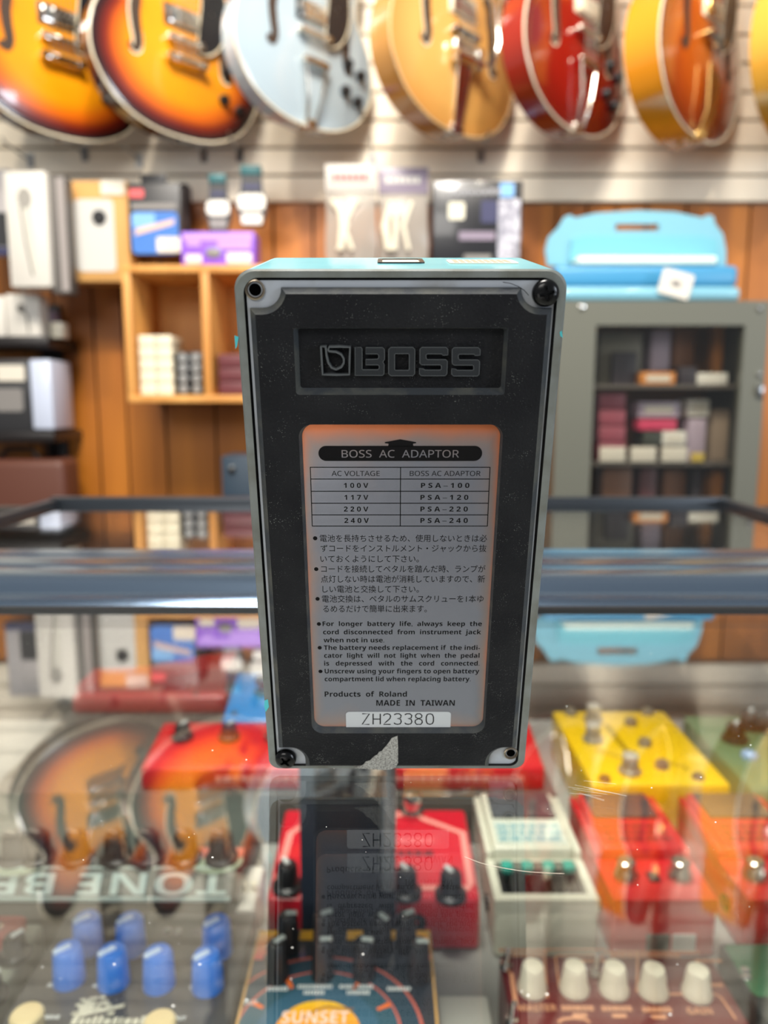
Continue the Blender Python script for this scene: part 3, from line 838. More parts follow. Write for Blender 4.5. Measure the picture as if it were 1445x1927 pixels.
    if guard:
        bm = MB(); gp = [(0.075, 0.46), (0.135, 0.44), (0.215, 0.50), (0.265, 0.62), (0.26, 0.76), (0.20, 0.86), (0.115, 0.92), (0.105, 0.70)]
        C = catmull([(x * wd, z * wd) for x, z in gp], 4)
        yy = top - 0.008
        bm.slab([[(x, yy, z) for x, z in C]], (0, 0.0022, 0), tortoise)
        cc = (sum(p[0] for p in C) / len(C), sum(p[1] for p in C) / len(C))
        bm.ribbon([(x, yy - 0.0005, z) for x, z in C], 0.0035, ivory, close=True)
        bm.cyl((cc[0], yy, cc[1]), (cc[0], yy + 0.03, cc[1]), 0.003, STEEL, 8)
        bm.build('pickguard', g)
    bm = MB(); bm.lathe([(0.004, -0.006), (0.004, 0.004), (0.0075, 0.007), (0.0075, 0.010), (1e-5, 0.011)], (0, 0.004, 0.002), (0, 0, -1), hw, 14); bm.build('strap_button', g)
    # neck
    zj = 0.96 * wd; zn = zj + 0.40; yj = top - 0.004
    bm = MB()
    L = []
    for z, wz, d in ((zj - 0.02, 0.028, 0.030), (zj + 0.03, 0.028, 0.024), (zn, 0.0215, 0.021)):
        L.append([(wz * math.cos(a), yj + max(0.0, d * math.sin(a)) , z) for a in [PI * i / 10 for i in range(11)]])
    bm.loops(L, neck_m); nk = bm.build('neck', g)
    bm = MB(); bm.loops([[(-0.0285, yj - 0.006, zj - 0.07), (0.0285, yj - 0.006, zj - 0.07), (0.0285, yj, zj - 0.07), (-0.0285, yj, zj - 0.07)],
                         [(-0.0215, yj - 0.006, zn), (0.0215, yj - 0.006, zn), (0.0215, yj, zn), (-0.0215, yj, zn)]], rosewood)
    z = zn; k = 0
    sl = 0.62
    for k in range(1, 21):
        z = zn - sl * (1 - 0.5 ** (k / 12))
        if z < zj - 0.06: break
        wz = 0.0215 + (0.0285 - 0.0215) * (zn - z) / (zn - zj + 0.07)
        bm.box(-wz, wz, yj - 0.0072, yj - 0.0055, z - 0.0012, z + 0.0012, fret_m)
        if k in (3, 5, 7, 9, 12, 15, 17): bm.box(-wz * 0.7, wz * 0.7, yj - 0.0064, yj - 0.0058, z + 0.006, z + 0.016, ivory)
    bm.build('fretboard', nk)
    bm = MB(); hp = [(-0.022, zn), (0.022, zn), (0.038, zn + 0.06), (0.034, zn + 0.14), (0.012, zn + 0.155), (0, zn + 0.148), (-0.012, zn + 0.155), (-0.034, zn + 0.14), (-0.038, zn + 0.06)]
    bm.slab([[(x, yj + 0.004 + (z - zn) * 0.2, z) for x, z in hp]], (0, 0.014, 0), BLACK); bm.build('headstock', nk)
    bm = MB()
    for i in range(6):
        x0 = -0.026 + 0.0104 * i; x1 = x0 * 0.68
        bm.tube([(x0 * 0.9, surf(0, zend)[1] - 0.016, zend), (x0, surf(0, zb_)[1] - 0.0178, zb_), (x1, yj - 0.009, zn)], 0.0006 + 0.00014 * (5 - i) / 5, string_m, 4)
    bm.build('strings', g, kind='stuff')
    return g

SB = [(0.0, (234, 154, 18)), (0.55, (226, 140, 12)), (0.72, (206, 96, 14)), (0.84, (110, 30, 14)), (0.94, (40, 14, 14)), (1.0, (28, 12, 12))]
sun1 = burst_mat('sunburst_lacquer', SB)
sun_side = pm('dark_brown_lacquer', (44, 22, 18), 0.2, coat=1.0)
white_l = burst_mat('pale_blue_white_lacquer', [(0, (168, 183, 191)), (1, (162, 178, 187))])
white_s = pm('pale_lacquer_side', (186, 200, 206), 0.2, coat=1.0)
blond = burst_mat('blond_lacquer', [(0, (222, 170, 96)), (0.7, (212, 158, 84)), (1, (190, 132, 64))])
blond_s = pm('blond_lacquer_side', (196, 140, 70), 0.22, coat=1.0)
cherry = burst_mat('cherry_lacquer', [(0, (150, 22, 16)), (0.6, (138, 18, 15)), (1, (96, 12, 12))])
cherry_s = pm('cherry_lacquer_side', (150, 40, 22), 0.2, coat=1.0)
amber = burst_mat('amber_burst_lacquer', [(0, (196, 104, 26)), (0.55, (176, 76, 20)), (0.8, (140, 52, 20)), (1, (96, 32, 16))])
amber_s = pm('amber_lacquer_side', (228, 146, 30), 0.2, coat=1.0)
honey = burst_mat('honey_lacquer', [(0, (232, 170, 60)), (1, (214, 148, 44))])
honey_s = pm('honey_lacquer_side', (222, 164, 60), 0.2, coat=1.0)
YAW = math.radians(45)
GY = 1.765
nickel = pm('worn_nickel', (205, 198, 184), 0.22, 1.0)
def gpos(px, py): p = on_y(px, py, GY); return p.x, p.z
for args in (
    dict(name='semi_hollow_guitar', label='sunburst guitar cut off by the left edge, open knob holes', px=110, py=262, wd=0.405, kind='double', finish=sun1, side=sun_side, yaw=YAW, guard=True),
    dict(name='semi_hollow_guitar', label='sunburst guitar hanging between another sunburst and the white one', px=335, py=264, wd=0.405, kind='double', finish=sun1, side=sun_side, yaw=YAW, guard=True, fh_bound=True),
    dict(name='semi_hollow_guitar', label='pale bluish white guitar with black pickguard, third from left', px=570, py=243, wd=0.385, kind='double', finish=white_l, side=white_s, yaw=YAW, tail='trapeze', hw=nickel),
    dict(name='hollow_body_guitar', label='natural blond guitar with chrome vibrato tailpiece', px=838, py=256, wd=0.415, kind='single', finish=blond, side=blond_s, yaw=YAW, t=0.062, bind=pm('tan_binding', (204, 172, 122), 0.4), tail='vibrato', guard=False, knobs=False, fh_bound=True, pick_m=nickel),
    dict(name='hollow_body_guitar', label='cherry red guitar with cream bound sound hole and black pickguard', px=1062, py=254, wd=0.410, kind='single', finish=cherry, side=cherry_s, yaw=YAW, t=0.060, tail='trapeze', hw=nickel, fh_bound=True, pick_m=ivory),
    dict(name='hollow_body_guitar', label='amber guitar turned far sideways showing its golden side', px=1282, py=268, wd=0.42, kind='single', finish=amber, side=amber_s, yaw=YAW, t=0.078, tail='finger', hw=GOLD, guard=True, knobs=False, pick_m=GOLD),
    dict(name='hollow_body_guitar', label='honey coloured guitar cut off by the right edge', px=1502, py=262, wd=0.42, kind='single', finish=honey, side=honey_s, yaw=YAW, t=0.085, tail='finger', hw=GOLD, guard=False, knobs=False)):
    a = dict(args); x, z = gpos(a.pop('px'), a.pop('py')); wd = a.pop('wd'); yaw = a.pop('yaw')
    guitar(a.pop('name'), a.pop('label'), x, z, GY, wd, yaw, a.pop('kind'), a.pop('finish'), a.pop('side'), **a)

# ------------------------------------------------------------------ goods on the wall
def hook(px, py, label, dy=0.13):
    """a slat wall hook at that place"""
    p = on_y(px, py, SLAT_Y); b = MB()
    b.box(p.x - 0.008, p.x + 0.008, SLAT_Y - 0.003, SLAT_Y, p.z - 0.016, p.z + 0.016, STEEL)
    b.tube([(p.x, SLAT_Y - 0.002, p.z), (p.x, SLAT_Y - dy, p.z), (p.x, SLAT_Y - dy - 0.008, p.z + 0.008)], 0.0026, STEEL, 8)
    tag(b.build('display_hook'), label, 'hook', 'hooks on the slat wall')
    return p
hook(58, 303, 'steel hook above the white microphone box'); hook(160, 291, 'steel hook holding the brown cardboard box')
hook(262, 303, 'steel hook holding the blue and black pack'); hook(384, 293, 'steel hook holding the left dark hanging cable pack')
hook(452, 293, 'steel hook holding the right dark hanging cable pack'); hook(700, 300, 'steel hook holding the clear bags'); hook(905, 292, 'steel hook holding the black printed bag')

def pack(name, label, cat, pxl, pxr, pyt, pyb, y, d, m, prints=(), group=None, bev=0.0015, side=None, rz=0.0, tags=()):
    """upright box with its front face at depth y; prints are (u0, u1, v0, v1, material) on the front, v from the bottom"""
    p0 = on_y(pxl, pyb, y); p1 = on_y(pxr, pyt, y); wd = p1.x - p0.x; h = p1.z - p0.z
    o = thing(name, label, cat, ((p0.x + p1.x) / 2, y, p0.z), rz, group)
    b = MB(); b.box(-wd / 2, wd / 2, 0, d, 0, h, m, bev)
    if side: b.box(wd / 2 - 0.0004, wd / 2 + 0.0006, 0.002, d - 0.002, 0.002, h - 0.002, side)
    b.build('box', o)
    if prints:
        b = MB()
        for k, (u0, u1, v0, v1, pmm) in enumerate(prints):
            e = 0.0006 + 0.00025 * k
            b.slab([[(x, -e, z) for x, z in rrect(-wd / 2 + u0 * wd, -wd / 2 + u1 * wd, v0 * h, v1 * h, min((u1 - u0) * wd, (v1 - v0) * h) * 0.12, 3)]], (0, e, 0), pmm)
        b.build('printed_front', o)
    for (u0, u1, v0, v1) in tags:
        b = MB(); b.slab([[(x, -0.003, z) for x, z in rrect(-wd / 2 + u0 * wd, -wd / 2 + u1 * wd, v0 * h, v1 * h, 0.004, 3)]], (0, 0.003, 0), TAG); b.build('price_tag', o)
    return o, wd, h
kraft = pm('kraft_card', (196, 148, 84), 0.7); grey_box = pm('grey_box_side', (92, 88, 84), 0.5); pale = pm('pale_print', (222, 218, 208), 0.5)
blue_p = pm('blue_print', (58, 112, 190), 0.5); blue_l = pm('light_blue_print', (120, 170, 220), 0.5); red_p = pm('red_label', (216, 90, 92), 0.5)
tan_p = pm('tan_print', (206, 176, 158), 0.5); purple = pm('purple_card', (134, 84, 200), 0.5); lilac = pm('lilac_print', (180, 140, 226), 0.5)
grey_p = pm('grey_print', (128, 124, 120), 0.5); teal_p = pm('teal_hanger', (34, 92, 96), 0.5); navy_p = pm('navy_print', (46, 48, 84), 0.5)
charc = pm('charcoal_card', (44, 44, 46), 0.45); lav = pm('lavender_film', (136, 124, 140), 0.35)

# tall white microphone box with a dark side, turned a little
o, wd, h = pack('microphone_box', 'tall white box with a picture of a microphone', 'box', 20, 84, 322, 540, 1.72, 0.055, WHITE, rz=math.radians(-3), bev=0.002)
b = MB()
mic = pm('mic_picture', (150, 146, 138), 0.5); mic_d = pm('mic_picture_dark', (96, 92, 86), 0.5)
b.slab([[(0.016 * math.cos(a) - 0.002, -0.0008, h * 0.77 + 0.022 * math.sin(a)) for a in [2 * PI * i / 24 for i in range(24)]]], (0, 0.0008, 0), mic)
b.slab([[(-0.013, -0.0007, h * 0.70), (0.011, -0.0007, h * 0.70), (0.014, -0.0007, h * 0.12), (0.006, -0.0007, h * 0.10)]], (0, 0.0007, 0), pm('mic_picture_light', (198, 194, 182), 0.5))
b.ribbon([(-0.013, -0.0009, h * 0.70), (-0.006, -0.0009, h * 0.40), (0.006, -0.0009, h * 0.10)], 0.004, mic_d)
b.build('printed_front', o)
pack('slim_box', 'dark grey slim box beside the white microphone box', 'box', 100, 120, 330, 552, 1.735, 0.045, grey_box, prints=((0.55, 0.95, 0.02, 0.98, pm('grey_sheen', (150, 142, 138), 0.3)),), bev=0.002)
pack('blister_pack', 'grey hanging pack at the left edge beside the microphone box', 'package', -45, 18, 318, 480, 1.80, 0.03, pm('grey_film', (168, 164, 164), 0.4), prints=((0.4, 0.95, 0.1, 0.5, charc), (0, 1, 0.0, 0.09, navy_p)))
# kraft box with white card and black dial
o, wd, h = pack('cardboard_box', 'brown cardboard box with white card and black round dial', 'box', 127, 238, 340, 530, 1.80, 0.07, kraft, prints=((0.17, 0.78, 0.10, 0.82, pm('card_white', (192, 190, 184), 0.5)),), tags=((0.60, 0.97, 0.86, 1.0),))
b = MB(); c = ((0.50 - 0.5) * wd + 0.008, h * 0.64)
b.lathe([(0.0165, 0), (0.0155, 0.004), (0.013, 0.006), (1e-5, 0.006)], (c[0], -0.001, c[1]), (0, -1, 0), BLACK, 24); b.build('dial', o)
o, wd, h = pack('strap_pack', 'black hanging pack with blue picture and price tag', 'package', 246, 338, 345, 478, 1.78, 0.035, charc,
     prints=((0.02, 0.30, 0.80, 0.92, red_p), (0.05, 0.92, 0.64, 0.72, grey_p), (0.04, 0.94, 0.0, 0.60, blue_p), (0.06, 0.5, 0.38, 0.58, blue_l)), tags=((0.52, 0.98, 0.02, 0.24),))
b = MB(); b.slab([[(-wd * 0.40, -0.002, h * 0.26), (wd * 0.36, -0.002, h * 0.42), (wd * 0.38, -0.002, h * 0.50), (-wd * 0.38, -0.002, h * 0.36)]], (0, 0.002, 0), tan_p); b.build('picture', o)
b = MB(); b.box(-0.032, 0.028, 0.005, 0.012, h - 0.002, h + 0.022, charc, 0.003); b.build('hang_tab', o)
pack('dark_pack', 'narrow dark pack hanging behind the blue picture pack', 'package', 332, 352, 345, 472, 1.90, 0.0355, pm('dark_pack_card', (52, 40, 44), 0.5))
def hanger(label, px0, px1, pyt, pyb, y, alt):
    p0 = on_y(px0, pyb, y); p1 = on_y(px1, pyt, y); wd = p1.x - p0.x; h = p1.z - p0.z
    o = thing('cable_pack', label, 'package', ((p0.x + p1.x) / 2, y, p0.z), group='cable packs hanging on hooks')
    b = MB(); prof_ = [(-0.32, 0), (0.32, 0), (0.5, 0.28), (0.46, 0.5), (0.36, 0.62), (0.30, 1.0), (-0.30, 1.0), (-0.36, 0.62), (-0.46, 0.5), (-0.5, 0.28)]
    b.slab([[(x * wd, 0, z * h) for x, z in prof_]], (0, 0.018, 0), charc); b.build('pack_body', o)
    b = MB(); b.box(-0.34 * wd, 0.34 * wd, -0.003, 0.02, h * 0.86, h * 1.03, teal_p, 0.003); b.build('hang_header', o)
    b = MB(); b.box(-0.26 * wd, 0.30 * wd, -0.0015, 0.001, h * 0.62, h * 0.70, navy_p)
    b.slab([[(x, -0.002, z) for x, z in rrect(-0.46 * wd, 0.46 * wd, h * 0.26, h * 0.54, 0.012, 5)]], (0, 0.002, 0), pale)
    b.slab([[(x, -0.002, z) for x, z in rrect(-0.34 * wd, 0.34 * wd, h * 0.02, h * 0.2, 0.004, 3)]], (0, 0.002, 0), alt); b.build('printed_labels', o)
hanger('dark cable pack with white label above the purple box', 388, 432, 330, 432, 1.79, grey_p)
hanger('dark cable pack hanging highest, right of its twin', 446, 500, 314, 424, 1.79, pale)
# wooden cubby shelf
oak = wood_mat('pale_oak', (196, 132, 62), (224, 166, 92), (14, 14, 2.0), 0.5)
cubb = thing('cubby_shelf', 'pale oak wall cubby with white, black and maroon boxes inside', 'shelf', (0, 0, 0))
cy0, cy1 = 1.72, WALL_Y
zt = on_y(300, 498, cy0).z; zbm = on_y(300, 757, cy0).z; x0 = on_y(233, 600, cy0).x; x1 = on_y(600, 600, cy0).x
T_ = 0.016
for zz in ((zbm, zbm + T_), (zt - T_, zt)):
    b = MB(); b.box(x0, x1, cy0, cy1, zz[0], zz[1], oak, 0.001); b.build('shelf_board', cubb)
xm = on_y(389, 600, cy0).x; xm2 = xm + (xm - x0)
for xx in (x0, xm - T_ * 0.7, x1 - T_):
    b = MB(); b.box(xx, xx + T_ * 1.1, cy0 + 0.001, cy1, zbm + T_, zt - T_, oak, 0.001); b.build('divider', cubb)
b = MB(); b.box(x0 + T_, x1 - T_, cy1 - 0.014, cy1 - 0.004, zbm + T_, zt - T_, oak); b.build('back_board', cubb)
# contents
cream_b = pm('cream_box', (226, 216, 188), 0.5)
xa = x0 + 0.024; bw = 0.0365
for col_ in range(2):
    for row in range(5):
        o = tag(MB().box(xa + col_ * (bw + 0.002), xa + col_ * (bw + 0.002) + bw, cy0 + 0.02, cy0 + 0.12, zbm + T_ + 0.0004 + row * 0.0272, zbm + T_ + row * 0.0272 + 0.0266, cream_b, 0.002).build('small_box'),
                'cream box in the %s stack of the cubby, %s' % (('left', 'right')[col_], ('at the bottom', 'second from bottom', 'in the middle', 'second from top', 'on top')[row]), 'box', 'cream boxes in the cubby')
xb = xa + 2 * bw + 0.006
capm = pm('grey_lid', (150, 150, 148), 0.35, 0.4)
o = thing('pedal_switch_block', 'black block with eight round grey caps, right of the cream boxes', 'switch block', (xb, cy0 + 0.03, zbm + T_ + 0.0004))
b = MB(); b.box(0, 0.066, 0, 0.06, 0, 0.098, BLACK, 0.002); b.build('block', o)
for i in range(2):
    for j in range(4):
        b = MB(); b.lathe([(0.0105, 0), (0.0105, 0.003), (0.0085, 0.0045), (1e-5, 0.0045)], (0.018 + 0.031 * i, -0.0004, 0.014 + 0.0235 * j), (0, -1, 0), capm, 18); b.build('cap', o)
maroon_b = pm('maroon_box', (98, 46, 50), 0.5)
for row in range(3):
    tag(MB().box(xm + 0.02, xm + 0.115, cy0 + 0.012, cy0 + 0.11, zbm + T_ + 0.0004 + row * 0.031, zbm + T_ + row * 0.031 + 0.0304, maroon_b, 0.003).build('small_box'),
        'flat maroon box in the cubby, %s of three' % ('bottom', 'middle', 'top')[row], 'box', 'maroon boxes in the cubby')
# purple box on the cubby
py_ = 1.735
o, wd, h = pack('purple_box', 'purple box with a grey picture and two price tags', 'box', 342, 478, 436, 498, py_, 0.075, purple,
     prints=((0.03, 0.97, 0.74, 0.95, lilac), (0.08, 0.26, 0.56, 0.72, lilac), (0.5, 0.95, 0.48, 0.72, lilac)), tags=((0.06, 0.28, 0.04, 0.30), (0.62, 0.96, 0.04, 0.36)))
b = MB(); b.ball((-0.01, -0.002, h * 0.36), 0.018, grey_p, 14, 8, (1, 0.12, 0.62)); b.build('picture', o)
# clear bags
bagm = pm('clear_film', (168, 160, 150), 0.3)
bagm.node_tree.nodes['Principled BSDF'].inputs['Alpha'].default_value = 0.6
def bag(label, pxl, pxr, pyt, pyb, y, head, printm):
    p0 = on_y(pxl, pyb, y); p1 = on_y(pxr, pyt, y); wd = p1.x - p0.x; h = p1.z - p0.z
    o = thing('parts_bag', label, 'package', ((p0.x + p1.x) / 2, y, p0.z))
    b = MB(); L = []
    for k in range(9):
        t = k / 8; th = 0.014 * math.sin(PI * min(1, t * 1.15) * 0.9 + 0.15) + 0.001
        L.append([(x * wd * 0.5 * (1 + 0.03 * math.sin(7 * t)), yy * th, t * h * 0.76) for x, yy in ((-1, 0), (-0.5, -1), (0, -1.15), (0.5, -1), (1, 0), (0.5, 1), (0, 1.1), (-0.5, 1))])
    b.loops(L, bagm); b.build('film', o)
    b = MB(); b.box(-wd / 2, wd / 2, -0.004, 0.004, h * 0.72, h, head, 0.001)
    for i in range(6):
        u = -0.36 + 0.72 * i / 6
        b.box(u * wd, (u + 0.085) * wd, -0.0048, -0.0038, h * 0.83, h * 0.90, printm)
    b.build('header_card', o)
    rg = random.Random(pxl); b = MB()
    for i in range(5):
        x = rg.uniform(-0.35, 0.3) * wd; a = rg.uniform(-0.5, 0.5)
        b.tube([(x, -0.012, h * 0.1), (x + 0.05 * a, -0.017, h * 0.36), (x - 0.03 * a, -0.013, h * 0.62)], 0.0052, pm('pale_parts', (222, 214, 192), 0.5), 6)
    b.build('contents', o, kind='stuff')
bag('clear bag of pale parts under a white card with red print', 614, 708, 310, 490, 1.78, pm('header_white', (186, 180, 172), 0.5), pm('red_ink', (196, 70, 72), 0.5))
bag('clear bag of pale parts under a lavender grey card', 712, 806, 316, 490, 1.80, lav, pale)
# black printed bag
o, wd, h = pack('printed_bag', 'black bag with pale lettering strip and grey pictures', 'package', 812, 985, 338, 500, 1.79, 0.02, pm('black_film', (34, 34, 38), 0.3, coat=0.4),
     prints=((0.18, 0.36, 0.54, 0.74, pm('pale_yellow_print', (214, 210, 190), 0.5)), (0.73, 0.97, 0.0, 0.78, pm('lavender_print', (138, 138, 150), 0.5, noise=(60, (196, 194, 204), 0.45, 0.6))), (0.74, 0.90, 0.80, 0.96, blue_l), (0.30, 0.70, 0.30, 0.40, lav), (0.36, 0.66, 0.02, 0.13, grey_p), (0.54, 0.72, 0.50, 0.76, navy_p)), bev=0.006)
b = MB(); rg = random.Random(4)
for i in range(8): b.box((-0.32 + 0.075 * i) * wd, (-0.32 + 0.075 * i + 0.055) * wd, -0.0016, 0.0005, h * 0.83, h * (0.885 + rg.uniform(-0.012, 0.012)), pm('grey_lettering', (150, 150, 154), 0.5))
b.build('lettering_strip', o)

# black wall shelves at the left
shelf = thing('tiered_shelf', 'black two tier wall shelf at the left edge', 'shelf', (0, 0, 0))
bs_ = pm('black_shelf', (26, 21, 20), 0.35)
sy = 1.78
za = on_y(60, 632, sy).z; zb2 = on_y(60, 812, sy).z; xl0 = on_y(-140, 640, sy).x; xr0 = on_y(146, 648, WALL_Y).x
for z in (za, zb2):
    b = MB(); b.box(xl0, xr0, sy, WALL_Y, z - 0.026, z - 0.0004, bs_, 0.003); b.build('shelf_board', shelf)
b = MB(); b.box(xr0 - 0.085, xr0 - 0.035, WALL_Y - 0.02, WALL_Y, 0.3, za + 0.09, bs_, 0.002); b.build('upright', shelf)
for z in (za, zb2):
    b = MB(); b.slab([[(xr0 - 0.076, WALL_Y - 0.034, z - 0.026), (xr0 - 0.076, WALL_Y - 0.02, z - 0.026), (xr0 - 0.076, WALL_Y - 0.02, z - 0.08)]], (0.018, 0, 0), bs_); b.build('bracket', shelf)
def onshelf(name, label, pxl, pxr, pyt, y, d, z, m, prints=(), tags=(), bev=0.002, cat='box', group=None):
    p = on_y(pxl, pyt, y); p2 = on_y(pxr, pyt, y); h = p.z - z; wd = p2.x - p.x
    o = thing(name, label, cat, ((p.x + p2.x) / 2, y, z), group=group)
    b = MB(); b.box(-wd / 2, wd / 2, 0, d, 0, h, m, bev); b.build('box', o)
    if prints:
        b = MB()
        for k, (u0, u1, v0, v1, mm) in enumerate(prints):
            e = 0.0008 + 0.0003 * k
            b.slab([[(x, -e, zz) for x, zz in rrect(-wd / 2 + u0 * wd, -wd / 2 + u1 * wd, v0 * h, v1 * h, min((u1 - u0) * wd, (v1 - v0) * h) * 0.15, 3)]], (0, e, 0), mm)
        b.build('printed_front', o)
    for (u0, u1, v0, v1) in tags:
        b = MB(); b.slab([[(x, -0.003, zz) for x, zz in rrect(-wd / 2 + u0 * wd, -wd / 2 + u1 * wd, v0 * h, v1 * h, 0.004, 3)]], (0, 0.003, 0), TAG); b.build('price_tag', o)
    return o, wd, h
o, wd, h = onshelf('earphone_box', 'white box with a picture of a small microphone on the black shelf', 9, 72, 553, 1.79, 0.05, za, WHITE)
b = MB(); b.ball((-0.003, -0.001, h * 0.66), 0.010, mic_d, 14, 8, (1, 0.1, 0.9)); b.tube([(-0.003, -0.001, h * 0.62), (0.010, -0.001, h * 0.5), (0.012, -0.001, h * 0.1)], 0.0022, mic_d, 6); b.build('printed_front', o)
onshelf('earphone_box', 'plain white box cut by the left edge on the black shelf', -60, 6, 557, 1.79, 0.05, za, WHITE)
onshelf('pale_box', 'small cream box at the right end of the black shelf', 94, 116, 606, 1.83, 0.04, za, CREAM)
onshelf('grey_box', 'small grey box behind the white boxes on the shelf', 74, 96, 585, 1.86, 0.05, za, lav)
o, wd, h = onshelf('amplifier_box', 'black box with white tag and bluish white side panel', -120, 52, 676, 1.79, 0.12, zb2, charc, prints=((0.62, 0.92, 0.28, 0.60, grey_p),), tags=((0.66, 0.96, 0.70, 0.92),))
b = MB(); bl = pm('bluish_white_panel', (196, 204, 222), 0.3, coat=0.5)
p = on_y(50, 676, 1.79); p2 = on_y(92, 676, 1.79)
b.box(wd / 2 + 0.001, wd / 2 + (p2.x - p.x), 0.0, 0.12, 0.004, h, bl, 0.006)
b.build('side_panel', o)
# lower brown case behind the shelf
br = pm('brown_leather', (92, 52, 38), 0.5)
o = thing('brown_case', 'brown leather case under the black shelf', 'case', (on_y(40, 840, 1.80).x, 1.80, 0.55))
b = MB(); b.box(-0.16, 0.10, 0, 0.10, 0, on_y(40, 864, 1.80).z - 0.55, br, 0.02, 4); b.build('body', o)
b = MB(); b.tube([(-0.08, 0.05, on_y(40, 864, 1.8).z - 0.552), (-0.06, 0.05, on_y(40, 864, 1.8).z - 0.53), (0.0, 0.05, on_y(40, 864, 1.8).z - 0.53), (0.02, 0.05, on_y(40, 864, 1.8).z - 0.552)], 0.006, BLACK, 8); b.build('handle', o)
tag(MB().box(-0.9, -0.60, 1.74, 1.90, 0, 0.5496, pm('low_cabinet', (70, 50, 40), 0.5), 0.004).build('low_cabinet'), 'dark low cabinet carrying the brown case', 'cabinet')
# navy speaker-like box just left of the pedal
o = thing('navy_box', 'navy box with a round silver button left of the standing pedal', 'box', (on_y(460, 900, 1.45).x, 1.45, 0.60))
h = on_y(460, 858, 1.45).z - 0.60; nv = pm('navy_case', (40, 56, 70), 0.4)
b = MB(); b.box(-0.045, 0.06, 0, 0.1, 0, h, nv, 0.004); b.build('box', o)
b = MB(); p = on_y(440, 878, 1.45); b.lathe([(0.008, 0), (0.007, 0.004), (1e-5, 0.005)], (-0.024, -0.0004, h - 0.026), (0, -1, 0), CHROME, 18); b.build('button', o)
tag(MB().box(o.location.x - 0.1, o.location.x + 0.4, 1.42, 1.58, 0, 0.5996, pm('back_counter', (88, 60, 40), 0.5), 0.004).build('back_counter'), 'low brown counter behind the glass case carrying the navy box', 'counter')

# ------------------------------------------------------------------ grey display cabinet with blue cases on top
dy = 1.62; grey_c = pm('grey_cabinet', (94, 95, 85), 0.5)
zt = on_y(1250, 566, dy).z; xl = on_y(1046, 760, dy).x; xr = on_y(1436, 760, dy).x
wl = on_y(1116, 760, dy).x; wr = on_y(1392, 760, dy).x; wt = on_y(1250, 612, dy).z; wb = zt - 0.62
cab = thing('display_cabinet', 'grey locking cabinet with clear door full of small boxes', 'cabinet', (0, 0, 0))
b = MB(); b.slab([[(xl, dy, 0.02), (xr, dy, 0.02), (xr, dy, zt), (xl, dy, zt)], [(wl, dy, wb), (wr, dy, wb), (wr, dy, wt), (wl, dy, wt)]], (0, 0.022, 0), grey_c)
b.build('door_frame', cab)
b = MB(); b.box(xl, xl + 0.015, dy + 0.022, 1.90, 0.0, zt, grey_c); b.box(xr - 0.015, xr, dy + 0.022, 1.90, 0.0, zt, grey_c)
b.box(xl + 0.015, xr - 0.015, dy + 0.022, 1.90, zt - 0.015, zt, grey_c); b.box(xl + 0.015, xr - 0.015, 1.885, 1.90, 0.0, zt - 0.015, panel_m); b.box(xl + 0.015, xr - 0.015, dy + 0.022, 1.885, 0.0, wb, grey_c); b.build('carcass', cab)
b = MB(); b.box(wl + 0.0005, wr - 0.0005, dy + 0.008, dy + 0.011, wb + 0.0005, wt - 0.0005, glass_mat('cabinet_window', (0.90, 0.90, 0.88, 1), 0.035, 0.0)); b.build('window_pane', cab)
for px, py in ((1094, 577), (1428, 580), (1428, 704)):
    p = on_y(px, py, dy); b = MB(); b.lathe([(0.007, 0), (0.006, 0.004), (1e-5, 0.006)], (p.x, dy, p.z), (0, -1, 0), CHROME, 16); b.build('bolt', cab)
p = on_y(1428, 735, dy); b = MB(); b.box(p.x - 0.008, p.x + 0.008, dy - 0.008, dy, p.z - 0.012, p.z + 0.012, STEEL, 0.003); b.build('lock', cab)
shz = [on_y(1250, 725, 1.72).z, on_y(1250, 866, 1.72).z, wb]
for z in shz[:2]:
    b = MB(); b.box(xl + 0.016, xr - 0.016, 1.66, 1.884, z - 0.008, z, pm('shelf_grey', (92, 84, 76), 0.5)); b.build('shelf_board', cab)
plum = pm('plum_box', (150, 70, 84), 0.5); brownb = pm('brown_box', (126, 78, 44), 0.5); pinkb = pm('pink_box', (206, 60, 96), 0.5); lilb = pm('lilac_box', (176, 160, 176), 0.5)
oran = pm('orange_card', (206, 130, 54), 0.5); darkb = pm('dark_box', (52, 44, 50), 0.5); oliv = pm('grey_olive_box', (118, 112, 96), 0.5); maroon2 = pm('dark_maroon_box', (92, 44, 46), 0.5); yel = pm('yellow_card', (196, 168, 70), 0.5)
def inbox(label, pxl, pxr, pyt, pyb, m, y=1.72, d=0.08, tagged=False):
    y = 1.668 + (y - 1.66) * 0.5 if y > 1.66 else y
    p0 = on_y(pxl, pyb, y); p1 = on_y(pxr, pyt, y)
    for lv in (shz[0], shz[1], wb):
        if abs(p0.z - lv) < 0.03 or (lv == wb and p0.z < wb): p0.z = lv + 0.0005; break
    o = thing('goods_box', label, 'box', ((p0.x + p1.x) / 2, y, p0.z), group='goods in the grey cabinet')
    b = MB(); wd = p1.x - p0.x; h = p1.z - p0.z; b.box(-wd / 2, wd / 2, 0, d, 0, h, m, 0.002); b.build('box', o)
    if tagged:
        b = MB(); b.box(-wd * 0.34, wd * 0.34, -0.0012, 0.0005, h * 0.25, h * 0.75, TAG); b.build('price_tag', o)
for i in range(4):
    inbox('plum red box in the cabinet, %s of the stack' % ('bottom', 'second', 'third', 'top')[i], 1126, 1178, 862 - 31 * i - 29, 862 - 31 * i, plum, 1.72, 0.08)
inbox('grey olive box at the top left inside the cabinet', 1124, 1210, 625, 724, oliv, 1.80, 0.03); inbox('dark bag standing in front of the grey olive box', 1152, 1200, 662, 722, darkb, 1.74, 0.025)
